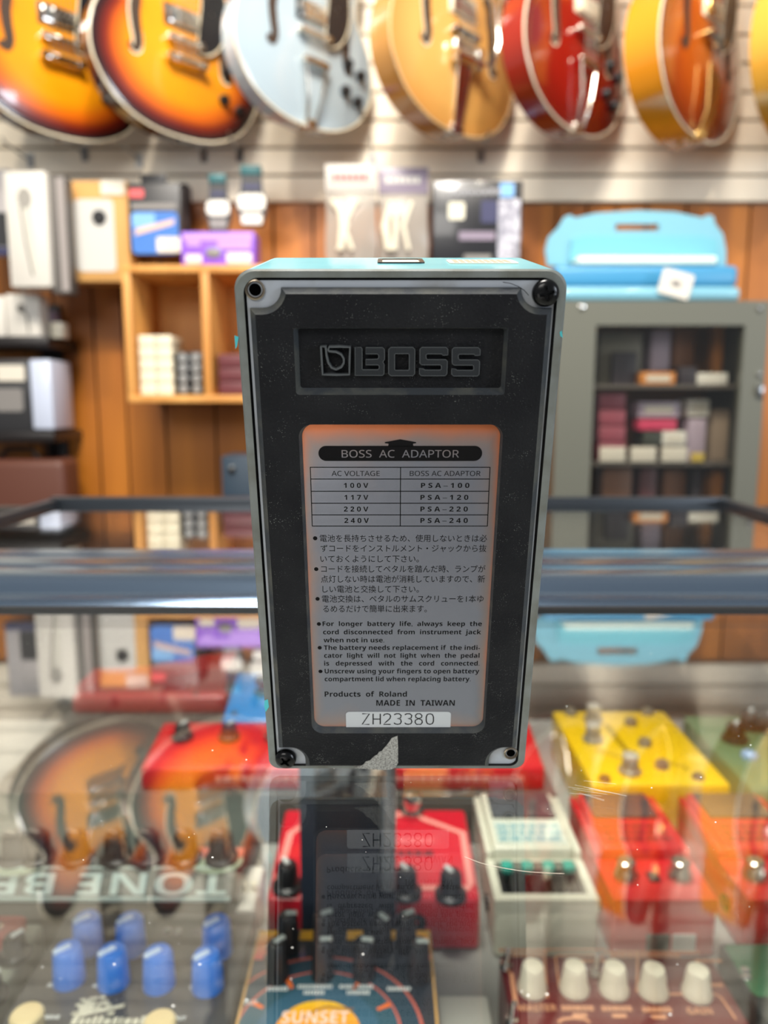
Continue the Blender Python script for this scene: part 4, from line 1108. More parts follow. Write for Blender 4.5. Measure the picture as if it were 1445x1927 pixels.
inbox('lilac grey box on the cabinet top shelf centre', 1222, 1264, 620, 722, lilb, 1.80); inbox('brown box right of the lilac box on the top shelf', 1266, 1308, 615, 722, brownb, 1.78)
inbox('orange slab at the cabinet top right, in place of wood panelling seen through', 1338, 1364, 612, 724, oran, 1.83, 0.04); inbox('orange and grey box low on the top shelf', 1205, 1272, 700, 724, oran, 1.70, 0.06, True)  # the top right one stands in for wall panelling seen through the cabinet
inbox('dark box beside the orange and grey box', 1278, 1312, 690, 724, darkb, 1.70, 0.06); inbox('white paper wrapped pack at the shelf right end', 1312, 1370, 702, 724, pale, 1.69, 0.06)
inbox('lilac box with two pale discs on the second shelf', 1200, 1280, 756, 786, lilb, 1.73, 0.08, True); inbox('bright pink box below the lilac box with discs', 1202, 1274, 790, 810, pinkb, 1.71, 0.07)
inbox('dark green box under the bright pink box', 1210, 1248, 813, 840, pm('dark_green_box', (56, 60, 50), 0.5), 1.71, 0.07); inbox('white tagged box right of the dark green box', 1246, 1292, 812, 838, pale, 1.70, 0.05, True)
inbox('white grey box near the right of the second shelf', 1294, 1336, 752, 784, pale, 1.73, 0.07, True); inbox('tall lilac box at the right of the second shelf', 1294, 1330, 788, 848, lilb, 1.73, 0.07)
inbox('brown stack of papers at the far right shelf', 1336, 1374, 770, 850, pm('paper_brown', (148, 128, 108), 0.7), 1.75, 0.08)
for i in range(3): inbox('cream tagged card on the shelf edge, %s of three' % ('left', 'middle', 'right')[i], 1128 + 58 * i, 1178 + 58 * i, 841, 868, TAG, 1.655, 0.004)
inbox('yellow tag right of the cream tags', 1300, 1326, 852, 868, yel, 1.655, 0.004)
inbox('brown box on the cabinet bottom shelf left', 1126, 1190, 879, 1086, brownb, 1.76); inbox('dark maroon box on the cabinet bottom shelf', 1196, 1236, 879, 1086, maroon2, 1.74); inbox('tan box on the cabinet bottom shelf', 1240, 1292, 882, 1086, brownb, 1.77)
inbox('black box on the cabinet bottom shelf', 1294, 1322, 879, 1086, darkb, 1.73); inbox('orange box at the right of the cabinet bottom', 1328, 1362, 884, 1086, oran, 1.78)

# blue cases on top
aqua = pm('aqua_plastic', (116, 170, 188), 0.35, coat=0.3); aqua_d = pm('blue_plastic', (60, 134, 176), 0.4); aqua_l = pm('aqua_shell_front', (102, 168, 184), 0.4)
cy = 1.72
o = thing('carry_case', 'aqua plastic carry case with slotted handle, open on the cabinet', 'case', (0, cy, 0))
def AP(px, py, y=cy): p = on_y(px, py, y); return (p.x, y - cy, p.z)
arch_ = [(1030, 500), (1026, 470), (1032, 446), (1050, 428), (1062, 408), (1074, 404), (1082, 410), (1120, 401), (1200, 396), (1270, 399), (1322, 410), (1330, 404), (1342, 406), (1346, 422), (1360, 440), (1366, 470), (1366, 500)]
b = MB(); b.slab([[AP(*p) for p in arch_], [AP(*p) for p in ((1158, 434), (1240, 434), (1240, 421), (1158, 421))]], (0, 0.012, 0), aqua); b.build('lid', o, ang=30)
b = MB(); b.slab([[AP(px, py, cy - 0.012) for px, py in ((1072, 492), (1352, 492), (1350, 450), (1320, 444), (1100, 444), (1076, 450))]], (0, 0.0118, 0), aqua_l); b.build('lid_pocket', o)
b = MB()
a = AP(1085, 498, cy - 0.05); c = AP(1346, 483, cy - 0.05); b.box(a[0], c[0], -0.06, 0.0, a[2], c[2], pm('pale_lining', (214, 230, 220), 0.5), 0.004); b.build('lining', o)
a = AP(1040, 528, cy - 0.06); c = AP(1388, 500, cy - 0.06); b = MB(); b.box(a[0], c[0], -0.07, 0.10, zt + 0.033, c[2], aqua_d, 0.012, 3); b.build('tray', o)
ob = thing('soft_case', 'flat light blue case lying on the cabinet under the open case', 'case', (0, cy, 0))
a = AP(1050, 560, cy - 0.09); c = AP(1398, 524, cy - 0.09); b = MB(); b.box(a[0], c[0], -0.09, 0.11, zt, zt + 0.032, aqua, 0.013, 4); b.build('body', ob)
ot = thing('swing_tag', 'white tag hanging askew on the blue cases', 'tag', on_y(1272, 534, cy - 0.096), rot=(0, 0.25, 0))
b = MB(); b.slab([[(x, 0, z) for x, z in rrect(-0.034, 0.034, -0.026, 0.026, 0.005, 4)]], (0, 0.001, 0), WHITE); b.build('card', ot)
b = MB(); b.box(-0.010, 0.010, -0.0006, 0.0, -0.006, 0.006, grey_p); b.build('printed_mark', ot)
# ------------------------------------------------------------------ pedals lying on the shelf under the glass
def wedge(b, w_, d, hf, hb, m, bev=0.003, x0=None, y0=0.0, z0=0.0):
    """solid w_ wide, d deep, front height hf and back height hb"""
    x0 = -w_ / 2 if x0 is None else x0
    vs = []
    L = [[(x, y0, z0), (x, y0 + d, z0), (x, y0 + d, z0 + hb), (x, y0, z0 + hf)] for x in (x0, x0 + w_)]
    R = [[b.v(p) for p in l] for l in L]; fs = []
    for i in range(4): fs.append(b.f((R[0][i], R[0][(i + 1) % 4], R[1][(i + 1) % 4], R[1][i]), m))
    fs += [b.f(R[0][::-1], m), b.f(R[1], m)]
    if bev:
        es = list({e for f_ in fs for e in f_.edges})
        r = bmesh.ops.bevel(b.bm, geom=es, offset=bev, segments=3, affect='EDGES', profile=0.5)
        for f_ in r['faces']: f_.material_index = b.mi(m)
class Ped:
    """a pedal on the shelf: centre x, near edge y, standing on z"""
    def __init__(s, name, label, x, y, z, w_, d, hf, hb, m, bev=0.003, rz=0.0, body=True, cat='guitar pedal'):
        s.o = thing(name, label, cat, (x, y, z), rz); s.w, s.d, s.hf, s.hb = w_, d, hf, hb; s.x, s.y, s.z = x, y, z
        if body:
            b = MB(); wedge(b, w_, d, hf, hb, m, bev); b.build('enclosure', s.o)
    def tz(s, y): return s.hf + (s.hb - s.hf) * y / s.d
    def at(s, px, py, up=0.0):
        """place on the top plate that the photograph shows at px, py"""
        p = on_z(px, py, s.z + s.tz(s.d / 2) + up); return p.x - s.x, p.y - s.y
    def knob(s, x, y, r, h, m, dot=None, r2=None, skirt=None, name='knob', a=0.6, label=None):
        b = MB(); z = s.tz(y); r2 = r2 or r * 0.9
        prof_ = ([(r * 1.35, 0), (r * 1.35, 0.003), (r, 0.0045)] if skirt else [(r, 0)]) + [(r2, h - 0.002), (r2 - 0.0015, h), (1e-5, h)]
        b.lathe(prof_, (x, y, z), (0, 0, 1), m, 22)
        if dot:
            c = Vector((x, y, z + h)); t = Vector((math.sin(a), math.cos(a), 0)); n_ = Vector((t.y, -t.x, 0)); k = r2 * 0.22
            q_ = [c + n_ * k - t * r2 * 0.2, c - n_ * k - t * r2 * 0.2, c - n_ * k + t * r2 * 0.95, c + n_ * k + t * r2 * 0.95]
            b.slab([[p + Vector((0, 0, 0.0009)) for p in q_]], (0, 0, -0.0012), dot)
        return b.build(name, s.o, label=label)
    def switch(s, x, y, m=None):
        b = MB(); z = s.tz(y)
        b.lathe([(0.0095, 0), (0.0095, 0.003), (0.0060, 0.0032), (0.0060, 0.010), (0.0080, 0.0105), (0.0080, 0.017), (0.0070, 0.0185), (1e-5, 0.019)], (x, y, z), (0, 0, 1), m or CHROME, 22)
        return b.build('foot_switch', s.o)
    def screw(s, x, y, r=0.003, m=None):
        b = MB(); b.lathe([(r, 0), (r, 0.0012), (r * 0.6, 0.0020), (1e-5, 0.0021)], (x, y, s.tz(y)), (0, 0, 1), m or STEEL, 12); return b.build('screw', s.o)
    def print_(s, name, fn):
        b = MB(); fn(b); return b.build(name, s.o, smooth=False)
    def txt(s, b, t, x, y, wd_, cap, m, bold=0.02, turned=False):
        sl = (s.hb - s.hf) / s.d; k = -1 if turned else 1
        b.text_fit(t, m, (x - k * wd_ / 2, y, s.tz(y) + 0.0009), (k, 0, 0), (0, k, k * sl), wd_, cap, bold)
    def rect(s, b, x0, x1, y0, y1, m, e=0.0003, r=0.0):
        pts = rrect(x0, x1, y0, y1, r, 4) if r else [(x0, y0), (x1, y0), (x1, y1), (x0, y1)]
        b.f([b.v((x, y, s.tz(y) + e)) for x, y in pts], m)

# --- white seven band style pedal with green slider caps, and two red ones of the same build
def compact(label, x, y, m, dark, sliders=False, cap_m=None, label_m=None):
    p = Ped('compact_pedal', label, x, y, DECK, 0.072, 0.125, 0.043, 0.043, m, body=False)
    b = MB()
    wedge(b, 0.072, 0.125, 0.036, 0.036, m, 0.003)
    b.slab([[(-0.036, 0.0, 0.034), (0.036, 0.0, 0.034), (0.036, 0.046, 0.034), (-0.036, 0.046, 0.034)], [(-0.030, 0.007, 0.034), (0.030, 0.007, 0.034), (0.030, 0.044, 0.034), (-0.030, 0.044, 0.034)]] if sliders else
           [[(-0.036, 0.0, 0.034), (0.036, 0.0, 0.034), (0.036, 0.046, 0.034), (-0.036, 0.046, 0.034)]], (0, 0, 0.0095), m)
    if sliders: b.f([b.v(q_) for q_ in ((-0.030, 0.007, 0.0365), (0.030, 0.007, 0.0365), (0.030, 0.044, 0.0365), (-0.030, 0.044, 0.0365))], BLACK)
    for sx in (-1, 1): b.box(sx * 0.036 - (0.0055 if sx > 0 else 0), sx * 0.036 + (0.0055 if sx < 0 else 0), 0.046, 0.125, 0.034, 0.050, m, 0.0015)
    b.build('enclosure', p.o)
    b = MB(); wedge(b, 0.060, 0.076, 0.0515, 0.0535, m, 0.0025, y0=0.0485, z0=0.0); t_ = b.build('treadle', p.o)
    b = MB(); b.box(-0.0255, 0.0255, 0.086, 0.121, 0.052, 0.0555, pm('treadle_rubber', (62, 64, 68), 0.6, bump=(900, 0.4)), 0.001); b.build('treadle_rubber', t_)
    b = MB(); rg = random.Random(int(x * 1000))
    b.f([b.v(q_) for q_ in ((-0.0265, 0.052, 0.0522), (0.0265, 0.052, 0.0522), (0.0265, 0.083, 0.0530), (-0.0265, 0.083, 0.0530))], label_m)
    for r_ in range(3):
        xx = -0.024
        while xx < 0.022:
            l_ = rg.uniform(0.003, 0.010); b.box(xx, min(xx + l_, 0.025), 0.0565 + r_ * 0.008, 0.0605 + r_ * 0.008, 0.0525, 0.0531, dark); xx += l_ + 0.002
    b.build('printed_label', t_)
    if sliders:
        for i in range(4):
            xx = -0.0225 + 0.0150 * i
            b = MB(); b.box(xx - 0.0016, xx + 0.0016, 0.030, 0.0335, 0.0366, 0.0440, BLACK); b.box(xx - 0.0042, xx + 0.0042, 0.027, 0.0365, 0.044, 0.050, cap_m, 0.0018)
            b.build('slider', p.o)
            b = MB(); b.box(xx - 0.0011, xx + 0.0011, 0.010, 0.042, 0.0366, 0.0372, hole_m); b.build('slider_slot', p.o)
    else:
        for xx in (-0.020, 0.019):
            b = MB(); b.lathe([(0.0090, 0), (0.0090, 0.004), (0.0072, 0.007), (0.0066, 0.0135), (0.0052, 0.0145), (1e-5, 0.0145)], (xx, 0.024, 0.0435), (0, 0, 1), nickel, 22); b.build('knob', p.o)
        b = MB(); b.box(-0.004, 0.004, 0.019, 0.029, 0.0435, 0.0455, DARK, 0.0008); b.build('check_lamp', p.o)
        b = MB(); b.box(-0.012, 0.004, -0.0012, 0.001, 0.006, 0.018, pm('front_label_grey', (112, 112, 104), 0.5)); b.box(0.006, 0.022, -0.0012, 0.001, 0.006, 0.018, pale); b.build('front_labels', p.o)
    for sx in (-1, 1):
        b = MB(); b.lathe([(0.0060, 0), (0.0060, 0.002), (0.0040, 0.0024), (0.0036, 0.0004), (1e-5, 0.0004)], (sx * 0.0355, 0.030, 0.020), (sx, 0, 0), BLACK, 18); b.build('jack_socket', p.o)
    return p
ivory_m = pm('ivory_enamel', (222, 220, 200), 0.35, coat=0.4); green_cap = pm('green_slider_cap', (52, 170, 150), 0.4)
red_e = pm('red_enamel', (216, 30, 40), 0.32, coat=0.5); red_d = pm('dark_red_print', (120, 16, 28), 0.5); red_lab = pm('red_treadle_label', (206, 28, 42), 0.4)
compact('ivory pedal with four green slider caps right of the standing pedal', 0.112, 0.467, ivory_m, pm('pale_blue_print', (120, 170, 180), 0.5), True, green_cap, pm('ivory_label', (206, 214, 200), 0.5))
compact('red pedal with two silver knobs beside the ivory slider pedal', 0.1935, 0.467, red_e, red_d, False, None, red_lab)
compact('red pedal cut off by the right edge, right of another red pedal', 0.2860, 0.467, red_e, red_d, False, None, red_lab)

# --- large red fuzz with outlined panel
p = Ped('fuzz_pedal', 'large red fuzz pedal with pale outline and black knobs below the standing pedal', -0.0073, 0.473, DECK, 0.149, 0.100, 0.041, 0.050, pm('cherry_red_enamel', (214, 20, 44), 0.3, coat=0.6), 0.004)
salmon = pm('salmon_outline', (240, 150, 140), 0.45)
def fz(b):
    pts = [(-0.067, 0.009), (0.067, 0.009), (0.069, 0.014), (0.069, 0.068), (0.030, 0.091), (-0.045, 0.091), (-0.066, 0.068), (-0.069, 0.014)]
    b.ribbon([(x, p.tz(y) + 0.0005, y) for x, y in pts], 0.0055, salmon, close=True)
    for v_ in b.bm.verts: v_.co = (v_.co.x, v_.co.z, p.tz(v_.co.z) + 0.0005)
    rg = random.Random(2)
    for r_ in range(2):
        x = -0.008
        while x < 0.045: l_ = rg.uniform(0.003, 0.007); p.rect(b, x, x + l_, 0.056 - r_ * 0.014, 0.0625 - r_ * 0.014, pm('pale_red_print', (228, 96, 100), 0.5) if r_ == 0 else red_d, 0.0004); x += l_ + 0.0015
p.print_('printed_outline', fz)
for px, py in ((541, 1662), (764, 1672), (848, 1676)):
    x, y = p.at(px, py); p.knob(x, y, 0.0082, 0.019, BLACK, WHITE_INK, skirt=True, a=-0.5)
x, y = p.at(775, 1540); p.switch(x, y)
for xx in (-0.03, 0.03):
    b = MB(); b.lathe([(0.007, 0), (0.007, 0.002), (0.0045, 0.0024), (1e-5, 0.0005)], (xx, 0.001, 0.022), (0, -1, 0), BLACK, 16); b.build('jack_socket', p.o)

# --- tall navy box with a silver strip
o = thing('navy_carton', 'tall slim navy box with silver strip under the standing pedal', 'box', (-0.0235, 0.450, DECK))
b = MB(); b.box(-0.0315, 0.0315, 0.0, 0.016, 0, 0.281 - 0.030, pm('navy_card', (24, 33, 46), 0.4), 0.0015); b.build('box', o)
b = MB(); b.tube([(0.0262, -0.0005, 0.066), (0.0262, -0.0005, 0.2500)], 0.0050, pm('silver_strip', (150, 156, 162), 0.35, 0.6), 12); b.build('silver_strip', o)
b = MB(); b.box(-0.0312, -0.021, -0.0006, 0.0, 0.02, 0.2505, pm('navy_lighter', (40, 54, 72), 0.4)); b.build('edge_band', o)

# --- sunset drive
p = Ped('overdrive_pedal', 'black, teal and orange pedal with a rising sun and eight tall black knobs', -0.0255, 0.297, DECK, 0.112, 0.140, 0.046, 0.046, pm('sunset_black', (36, 44, 52), 0.35, coat=0.4), 0.003)
orange = pm('orange_ink', (240, 112, 34), 0.5); yell = pm('sun_yellow', (246, 180, 30), 0.5); sal = pm('coral_ink', (196, 96, 78), 0.5); tealk = pm('deep_teal_ink', (44, 84, 98), 0.5); tanm = pm('tan_edge', (206, 160, 92), 0.5)
def sunz(b):
    cx0, cy0_ = p.at(596, 1950)
    def disc(r, m, e, lo=None):
        pts = [(cx0 + r * math.cos(2 * PI * i / 64), cy0_ + r * math.sin(2 * PI * i / 64)) for i in range(64)]
        pts = [(max(-0.0540, min(0.0540, x)), max(0.002, min(0.137, y))) for x, y in pts]
        b.f([b.v((x, y, p.tz(y) + e)) for x, y in pts], m)
    disc(0.058, sal, 0.0002); disc(0.0562, pm('dark_teal_ink', (36, 62, 76), 0.5), 0.00025); disc(0.046, sal, 0.0003); disc(0.0445, tealk, 0.00035); disc(0.034, pm('blue_teal_ink', (52, 94, 116), 0.5), 0.0004)
    # the sun: bands from orange at its foot to yellow at the top
    R_ = 0.0238; N = 10
    for k in range(N):
        y0 = -R_ + 2 * R_ * k / N; y1 = -R_ + 2 * R_ * (k + 1) / N; f_ = k / (N - 1)
        c_ = (int(238 + 10 * f_), int(84 + 106 * f_), int(30))
        m_ = pm('sun_band_%d' % k, c_, 0.5)
        ys = [y0 + (y1 - y0) * j / 4 for j in range(5)]
        pts = [(cx0 + math.sqrt(max(0, R_ * R_ - y * y)), cy0_ + y) for y in ys] + [(cx0 - math.sqrt(max(0, R_ * R_ - y * y)), cy0_ + y) for y in ys[::-1]]
        b.f([b.v((x, y, p.tz(y) + 0.0005)) for x, y in pts], m_)
    hill = [(-0.010, 0.010), (-0.002, 0.0165), (0.004, 0.0190), (0.010, 0.0180), (0.019, 0.0172)]
    b.ribbon([(cx0 + x, 0, cy0_ + y) for x, y in hill], 0.0010, pm('hill_line', (150, 96, 40), 0.5))
    for a in (118, 60, 28, 150, 5, 175):
        t = math.radians(a)
        c = Vector((cx0 + 0.0405 * math.cos(t), cy0_ + 0.0405 * math.sin(t), 0)); u = Vector((math.cos(t), math.sin(t), 0)); n_ = Vector((-u.y, u.x, 0))
        q_ = [c + u * 0.004 + n_ * 0.0016, c - u * 0.004 + n_ * 0.0010, c - u * 0.004 - n_ * 0.0010, c + u * 0.004 - n_ * 0.0016]
        b.f([b.v((v_.x, v_.y, p.tz(v_.y) + 0.0006)) for v_ in q_], orange)
    for v_ in b.bm.verts:
        if abs(v_.co.y) < 1e-9 and v_.co.z > 0.06: v_.co = (v_.co.x, v_.co.z, p.tz(v_.co.z) + 0.0008)
    # glowing corners painted at the far edge, tan edge lines
    for sx in (-1, 1):
        for k in range(6):
            f_ = k / 5; yy = 0.1365 - 0.0042 * k
            p.rect(b, sx * 0.0545 if sx < 0 else 0.0545 - 0.012 + 0.0011 * k, (-0.0545 + 0.012 - 0.0011 * k) if sx < 0 else 0.0545, yy - 0.0042, yy, pm('dusk_band_%d' % k, (int(246 - 10 * f_), int(178 - 84 * f_), int(30 + 60 * f_)), 0.5), 0.0004)
    for k in (-0.028, 0.002, 0.024): p.rect(b, k, k + 0.010, 0.128, 0.1365, yell, 0.0004)
    for sx in (-1, 1): p.rect(b, sx * 0.0545 - 0.0007, sx * 0.0545 + 0.0007, 0.003, 0.137, tanm, 0.0006)
    x, y = p.at(592, 1929); p.txt(b, 'SUNSET', x, y, 0.037, 0.0085, pm('coral_white', (250, 214, 196), 0.5), 0.03)
    x, y = p.at(471, 1893); p.txt(b, 'OUT', x, y, 0.0075, 0.0030, WHITE_INK)
    for px, py, t, wd_ in ((520, 1866, 'VOLUME', 0.011), (591, 1862, 'RESONANCE', 0.019), (589, 1873, 'LEVEL', 0.011), (668, 1862, 'RESONANCE', 0.018), (672, 1873, 'DRIVE', 0.012), (750, 1866, 'TREBLE', 0.013)):
        x, y = p.at(px, py)
        if t in ('VOLUME', 'RESONANCE', 'LEVEL', 'DRIVE', 'TREBLE'):      # unreadable in the picture: broken pale strokes
            k = x - wd_ / 2; rg = random.Random(px)
            while k < x + wd_ / 2: l_ = rg.uniform(0.0009, 0.0016); p.rect(b, k, k + l_, y, y + 0.0028, WHITE_INK, 0.0006); k += l_ + 0.0005
p.print_('sunset_print', sunz)
for i, (px, py) in enumerate(((541, 1719), (608, 1719), (717, 1722), (764, 1720), (520, 1772), (606, 1768), (684, 1768), (788, 1772))):
    x, y = p.at(px, py, 0.024); p.knob(x, y, 0.0068, 0.024, BLACK, pm('pointer_grey', (196, 204, 198), 0.4), r2=0.0060, a=(1.45, 1.1, 2.4, 1.0, 0.8, 1.5, 1.7, 1.55)[i])

# --- dark grey bass pedal with blue knobs
p = Ped('preamp_pedal', 'dark grey pedal with seven bright blue knobs at the lower left', -0.145, 0.295, DECK, 0.124, 0.150, 0.050, 0.052, pm('charcoal_enamel', (66, 66, 66), 0.4, coat=0.2), 0.003)
blue_k = pm('blue_knob', (34, 124, 226), 0.35, coat=0.3)
for i, (px, py) in enumerate(((127, 1783), (211, 1787), (297, 1790), (389, 1794), (163, 1727), (244, 1729), (407, 1733))):
    x, y = p.at(px, py, 0.021); p.knob(x, y, 0.0092, 0.021, blue_k, pm('pale_pointer', (196, 220, 250), 0.3), r2=0.0082, a=-2.3)
for px, py in ((50, 1905), (300, 1918)):
    x, y = p.at(px, py, 0.014); b = MB(); b.lathe([(0.0085, 0), (0.0085, 0.013), (0.0072, 0.0142), (1e-5, 0.0146)], (x, y, p.tz(y)), (0, 0, 1), pm('cream_metal', (214, 196, 150), 0.35, 0.3), 22); b.build('foot_switch', p.o)
def gz(b):
    for t, px, py, wd_ in (('BASS', 105, 1860, 0.010), ('MIDDLE', 195, 1861, 0.013), ('PRES', 283, 1863, 0.0095), ('TREBLE', 374, 1865, 0.012), ('DRIVE', 92, 1920, 0.0105), ('OUT', 337, 1922, 0.007)):
        x, y = p.at(px, py); p.txt(b, t, x, y, wd_, 0.0026, WHITE_INK)
    # engraving of an open carriage and a script line, lost in blur
    gm = pm('engraving_cream', (196, 192, 172), 0.6); rg = random.Random(9)
    for i in range(26):
        t = i / 25; x, y = p.at(140 + 70 * t, 1925 - 55 * math.sin(PI * (0.15 + 0.65 * t)) * (0.4 + 0.6 * rg.random()))
        p.rect(b, x - 0.0016, x + 0.0016, y - 0.0010, y + 0.0008, gm, 0.0004)
    x, y = p.at(162, 1900); b.f([b.v((x + 0.004 * math.cos(2 * PI * i / 20), y + 0.005 * math.sin(2 * PI * i / 20), p.tz(y) + 0.00035)) for i in range(20)], gm)
    x0, y0 = p.at(140, 1916); x1, y1 = p.at(232, 1897)
    b.f([b.v((x0, y0, p.tz(y0) + 0.0005)), b.v((x1, y1, p.tz(y1) + 0.0005)), b.v((x1, y1 + 0.0028, p.tz(y1) + 0.0005)), b.v((x0, y0 + 0.0018, p.tz(y0) + 0.0005))], gm)
    x, y = p.at(205, 1929); k = x - 0.021
    while k < x + 0.021: l_ = rg.uniform(0.0016, 0.004); p.rect(b, k, k + l_, y, y + rg.uniform(0.004, 0.006), gm, 0.0004); k += l_ + 0.001
p.print_('printed_panel', gz)
for px, py in ((335, 1757), (316, 1755)):
    x, y = p.at(px, py); p.screw(x, y, 0.0026)
b = MB(); b.lathe([(0.009, 0), (0.009, 0.006), (0.006, 0.007), (1e-5, 0.007)], (0.062, 0.118, 0.028), (1, 0, 0), BLACK, 18); b.build('jack_socket', p.o)

# --- pale green pedal with a pink red bar, far left
p = Ped('tremolo_pedal', 'pale grey green pedal with a pink red bar at the left edge', -0.282, 0.310, DECK, 0.128, 0.125, 0.050, 0.052, pm('pale_green_enamel', (150, 154, 136), 0.4), 0.004)
b = MB(); b.box(-0.058, 0.056, 0.098, 0.123, 0.051, 0.058, pm('pink_red', (176, 70, 62), 0.4, coat=0.4), 0.006, 3); b.build('colour_bar', p.o)
x, y = p.at(76, 1742, 0.008); b = MB(); b.lathe([(0.0035, 0), (0.0035, 0.0085), (1e-5, 0.0095)], (0.042, 0.110, 0.0515), (0, 0, 1), CHROME, 14); b.build('bolt', p.o)
x, y = p.at(26, 1774, 0.01); p.knob(x, y, 0.007, 0.014, BLACK, WHITE_INK, skirt=True)
x, y = p.at(-20, 1850, 0.01); p.knob(x, y, 0.007, 0.014, BLACK, WHITE_INK, skirt=True)

# --- long fuzz lettered on its near face, turned away from us
TBY = 0.462
p = Ped('bender_pedal', 'long grey green pedal with upside down white lettering along its edge', -0.236, TBY, DECK, 0.272, 0.105, 0.068, 0.068, pm('grey_green_enamel', (78, 86, 80), 0.4, coat=0.2), 0.003)
mint = pm('mint_white', (214, 232, 222), 0.4)
zz0, zz1 = 0.0535, 0.066
b = MB()
# lettering plate leaning between top and front
b.slab([[(-0.134, -0.010, 0.0568), (0.134, -0.010, 0.0568), (0.134, 0.001, 0.0684), (-0.134, 0.001, 0.0684)]], (0, 0.002, -0.002), pm('plate_grey', (120, 124, 116), 0.45))
b.box(-0.134, 0.134, -0.0118, -0.0092, 0.0540, 0.0568, mint, 0.0006)
pl_ = b.build('lettering_plate', p.o)
b = MB()
o_ = Vector((0.131, -0.0003, 0.0672)); dn = (Vector((0, -0.010, 0.0568)) - Vector((0, 0.001, 0.0684))).normalized(); nn = Vector((0, -dn.z, dn.y)) * (-1)
nn = Vector((1, 0, 0)).cross(dn); nn = nn if nn.z > 0 else -nn
b.text_fit('TONE BENDER', mint, o_ + nn * 0.0008, (-1, 0, 0), dn, 0.262, 0.0132, 0.05)
b.build('raised_lettering', p.o, smooth=False)
for i, px in enumerate((8, 54, 128, 205, 266, 338, 408)):
    x, y = p.at(px, 1582, 0.022); y = 0.0135
    p.knob(x, y, 0.0085, 0.020, BLACK if i % 2 else DARK, pm('knob_cap', (176, 180, 176), 0.25, 0.8), r2=0.0078, skirt=True, a=-1.2)
def tbz(b):
    for px in (12, 90, 168, 246, 320, 400):
        x, y = p.at(px, 1637); rg = random.Random(px); k = x - 0.012
        while k < x + 0.012: l_ = rg.uniform(0.001, 0.002); p.rect(b, k, k + l_, y, y + 0.003, mint, 0.0006); k += l_ + 0.0006
    for px, m_ in ((365, pm('salmon_badge', (206, 120, 104), 0.5)), (432, pm('salmon_badge', (206, 120, 104), 0.5))):
        x, y = p.at(px, 1606); p.rect(b, x - 0.012, x + 0.010, y - 0.006, y + 0.006, m_, 0.0005, 0.002)
    x, y = p.at(40, 1622); b.f([b.v((x + 0.02 * math.cos(2 * PI * i / 24), y + 0.016 * math.sin(2 * PI * i / 24), p.tz(y) + 0.0004)) for i in range(24)], pm('sage_print', (168, 184, 156), 0.5))
    x, y = p.at(408, 1622); b.f([b.v((x + 0.018 * math.cos(2 * PI * i / 24), y + 0.014 * math.sin(2 * PI * i / 24), p.tz(y) + 0.0004)) for i in range(24)], pm('sage_print', (168, 184, 156), 0.5))
p.print_('printed_panel', tbz)
# white slim adaptor standing between the long pedal and the red fuzz
o = thing('white_adaptor', 'white adaptor block between the grey pedal and the sun pedal', 'adaptor', (-0.0965, 0.462, DECK))
b = MB(); b.box(-0.006, 0.008, 0, 0.05, 0, 0.040, pm('white_block', (214, 210, 200), 0.4), 0.003); b.build('block', o)
b = MB()
for k in (-0.002, 0.0045): b.lathe([(0.0026, 0), (0.0026, 0.006), (1e-5, 0.0072)], (k, 0.02, 0.040), (0, 0, 1), CREAM, 12)
b.build('button', o)

# --- maroon amp-style pedal
p = Ped('amp_pedal', 'maroon pedal with five cream knobs and gold lettering at the lower right', 0.1355, 0.280, DECK, 0.130, 0.133, 0.046, 0.046, pm('maroon_enamel', (104, 26, 32), 0.35, coat=0.4), 0.003)
gold_i = pm('copper_gold_ink', (214, 150, 112), 0.5)
for px, py in ((1003, 1824), (1082, 1824), (1157, 1826), (1231, 1829), (1314, 1832)):
    x, y = p.at(px, py - 9, 0.016); b = MB()
    b.lathe([(0.0086, 0), (0.0088, 0.002), (0.0076, 0.005), (0.0066, 0.013), (0.0058, 0.0155), (1e-5, 0.016)], (x, y, 0.046), (0, 0, 1), CREAM, 22)
    b.box(x - 0.0016, x + 0.0016, y - 0.0086, y + 0.002, 0.048, 0.0192, CREAM, 0.0004) if False else None
    b.slab([[(x - 0.0018, y - 0.0094, 0.0485), (x + 0.0018, y - 0.0094, 0.0485), (x + 0.0014, y - 0.0068, 0.0615), (x - 0.0014, y - 0.0068, 0.0615)]], (0, 0.006, 0), CREAM)
    b.build('knob', p.o)
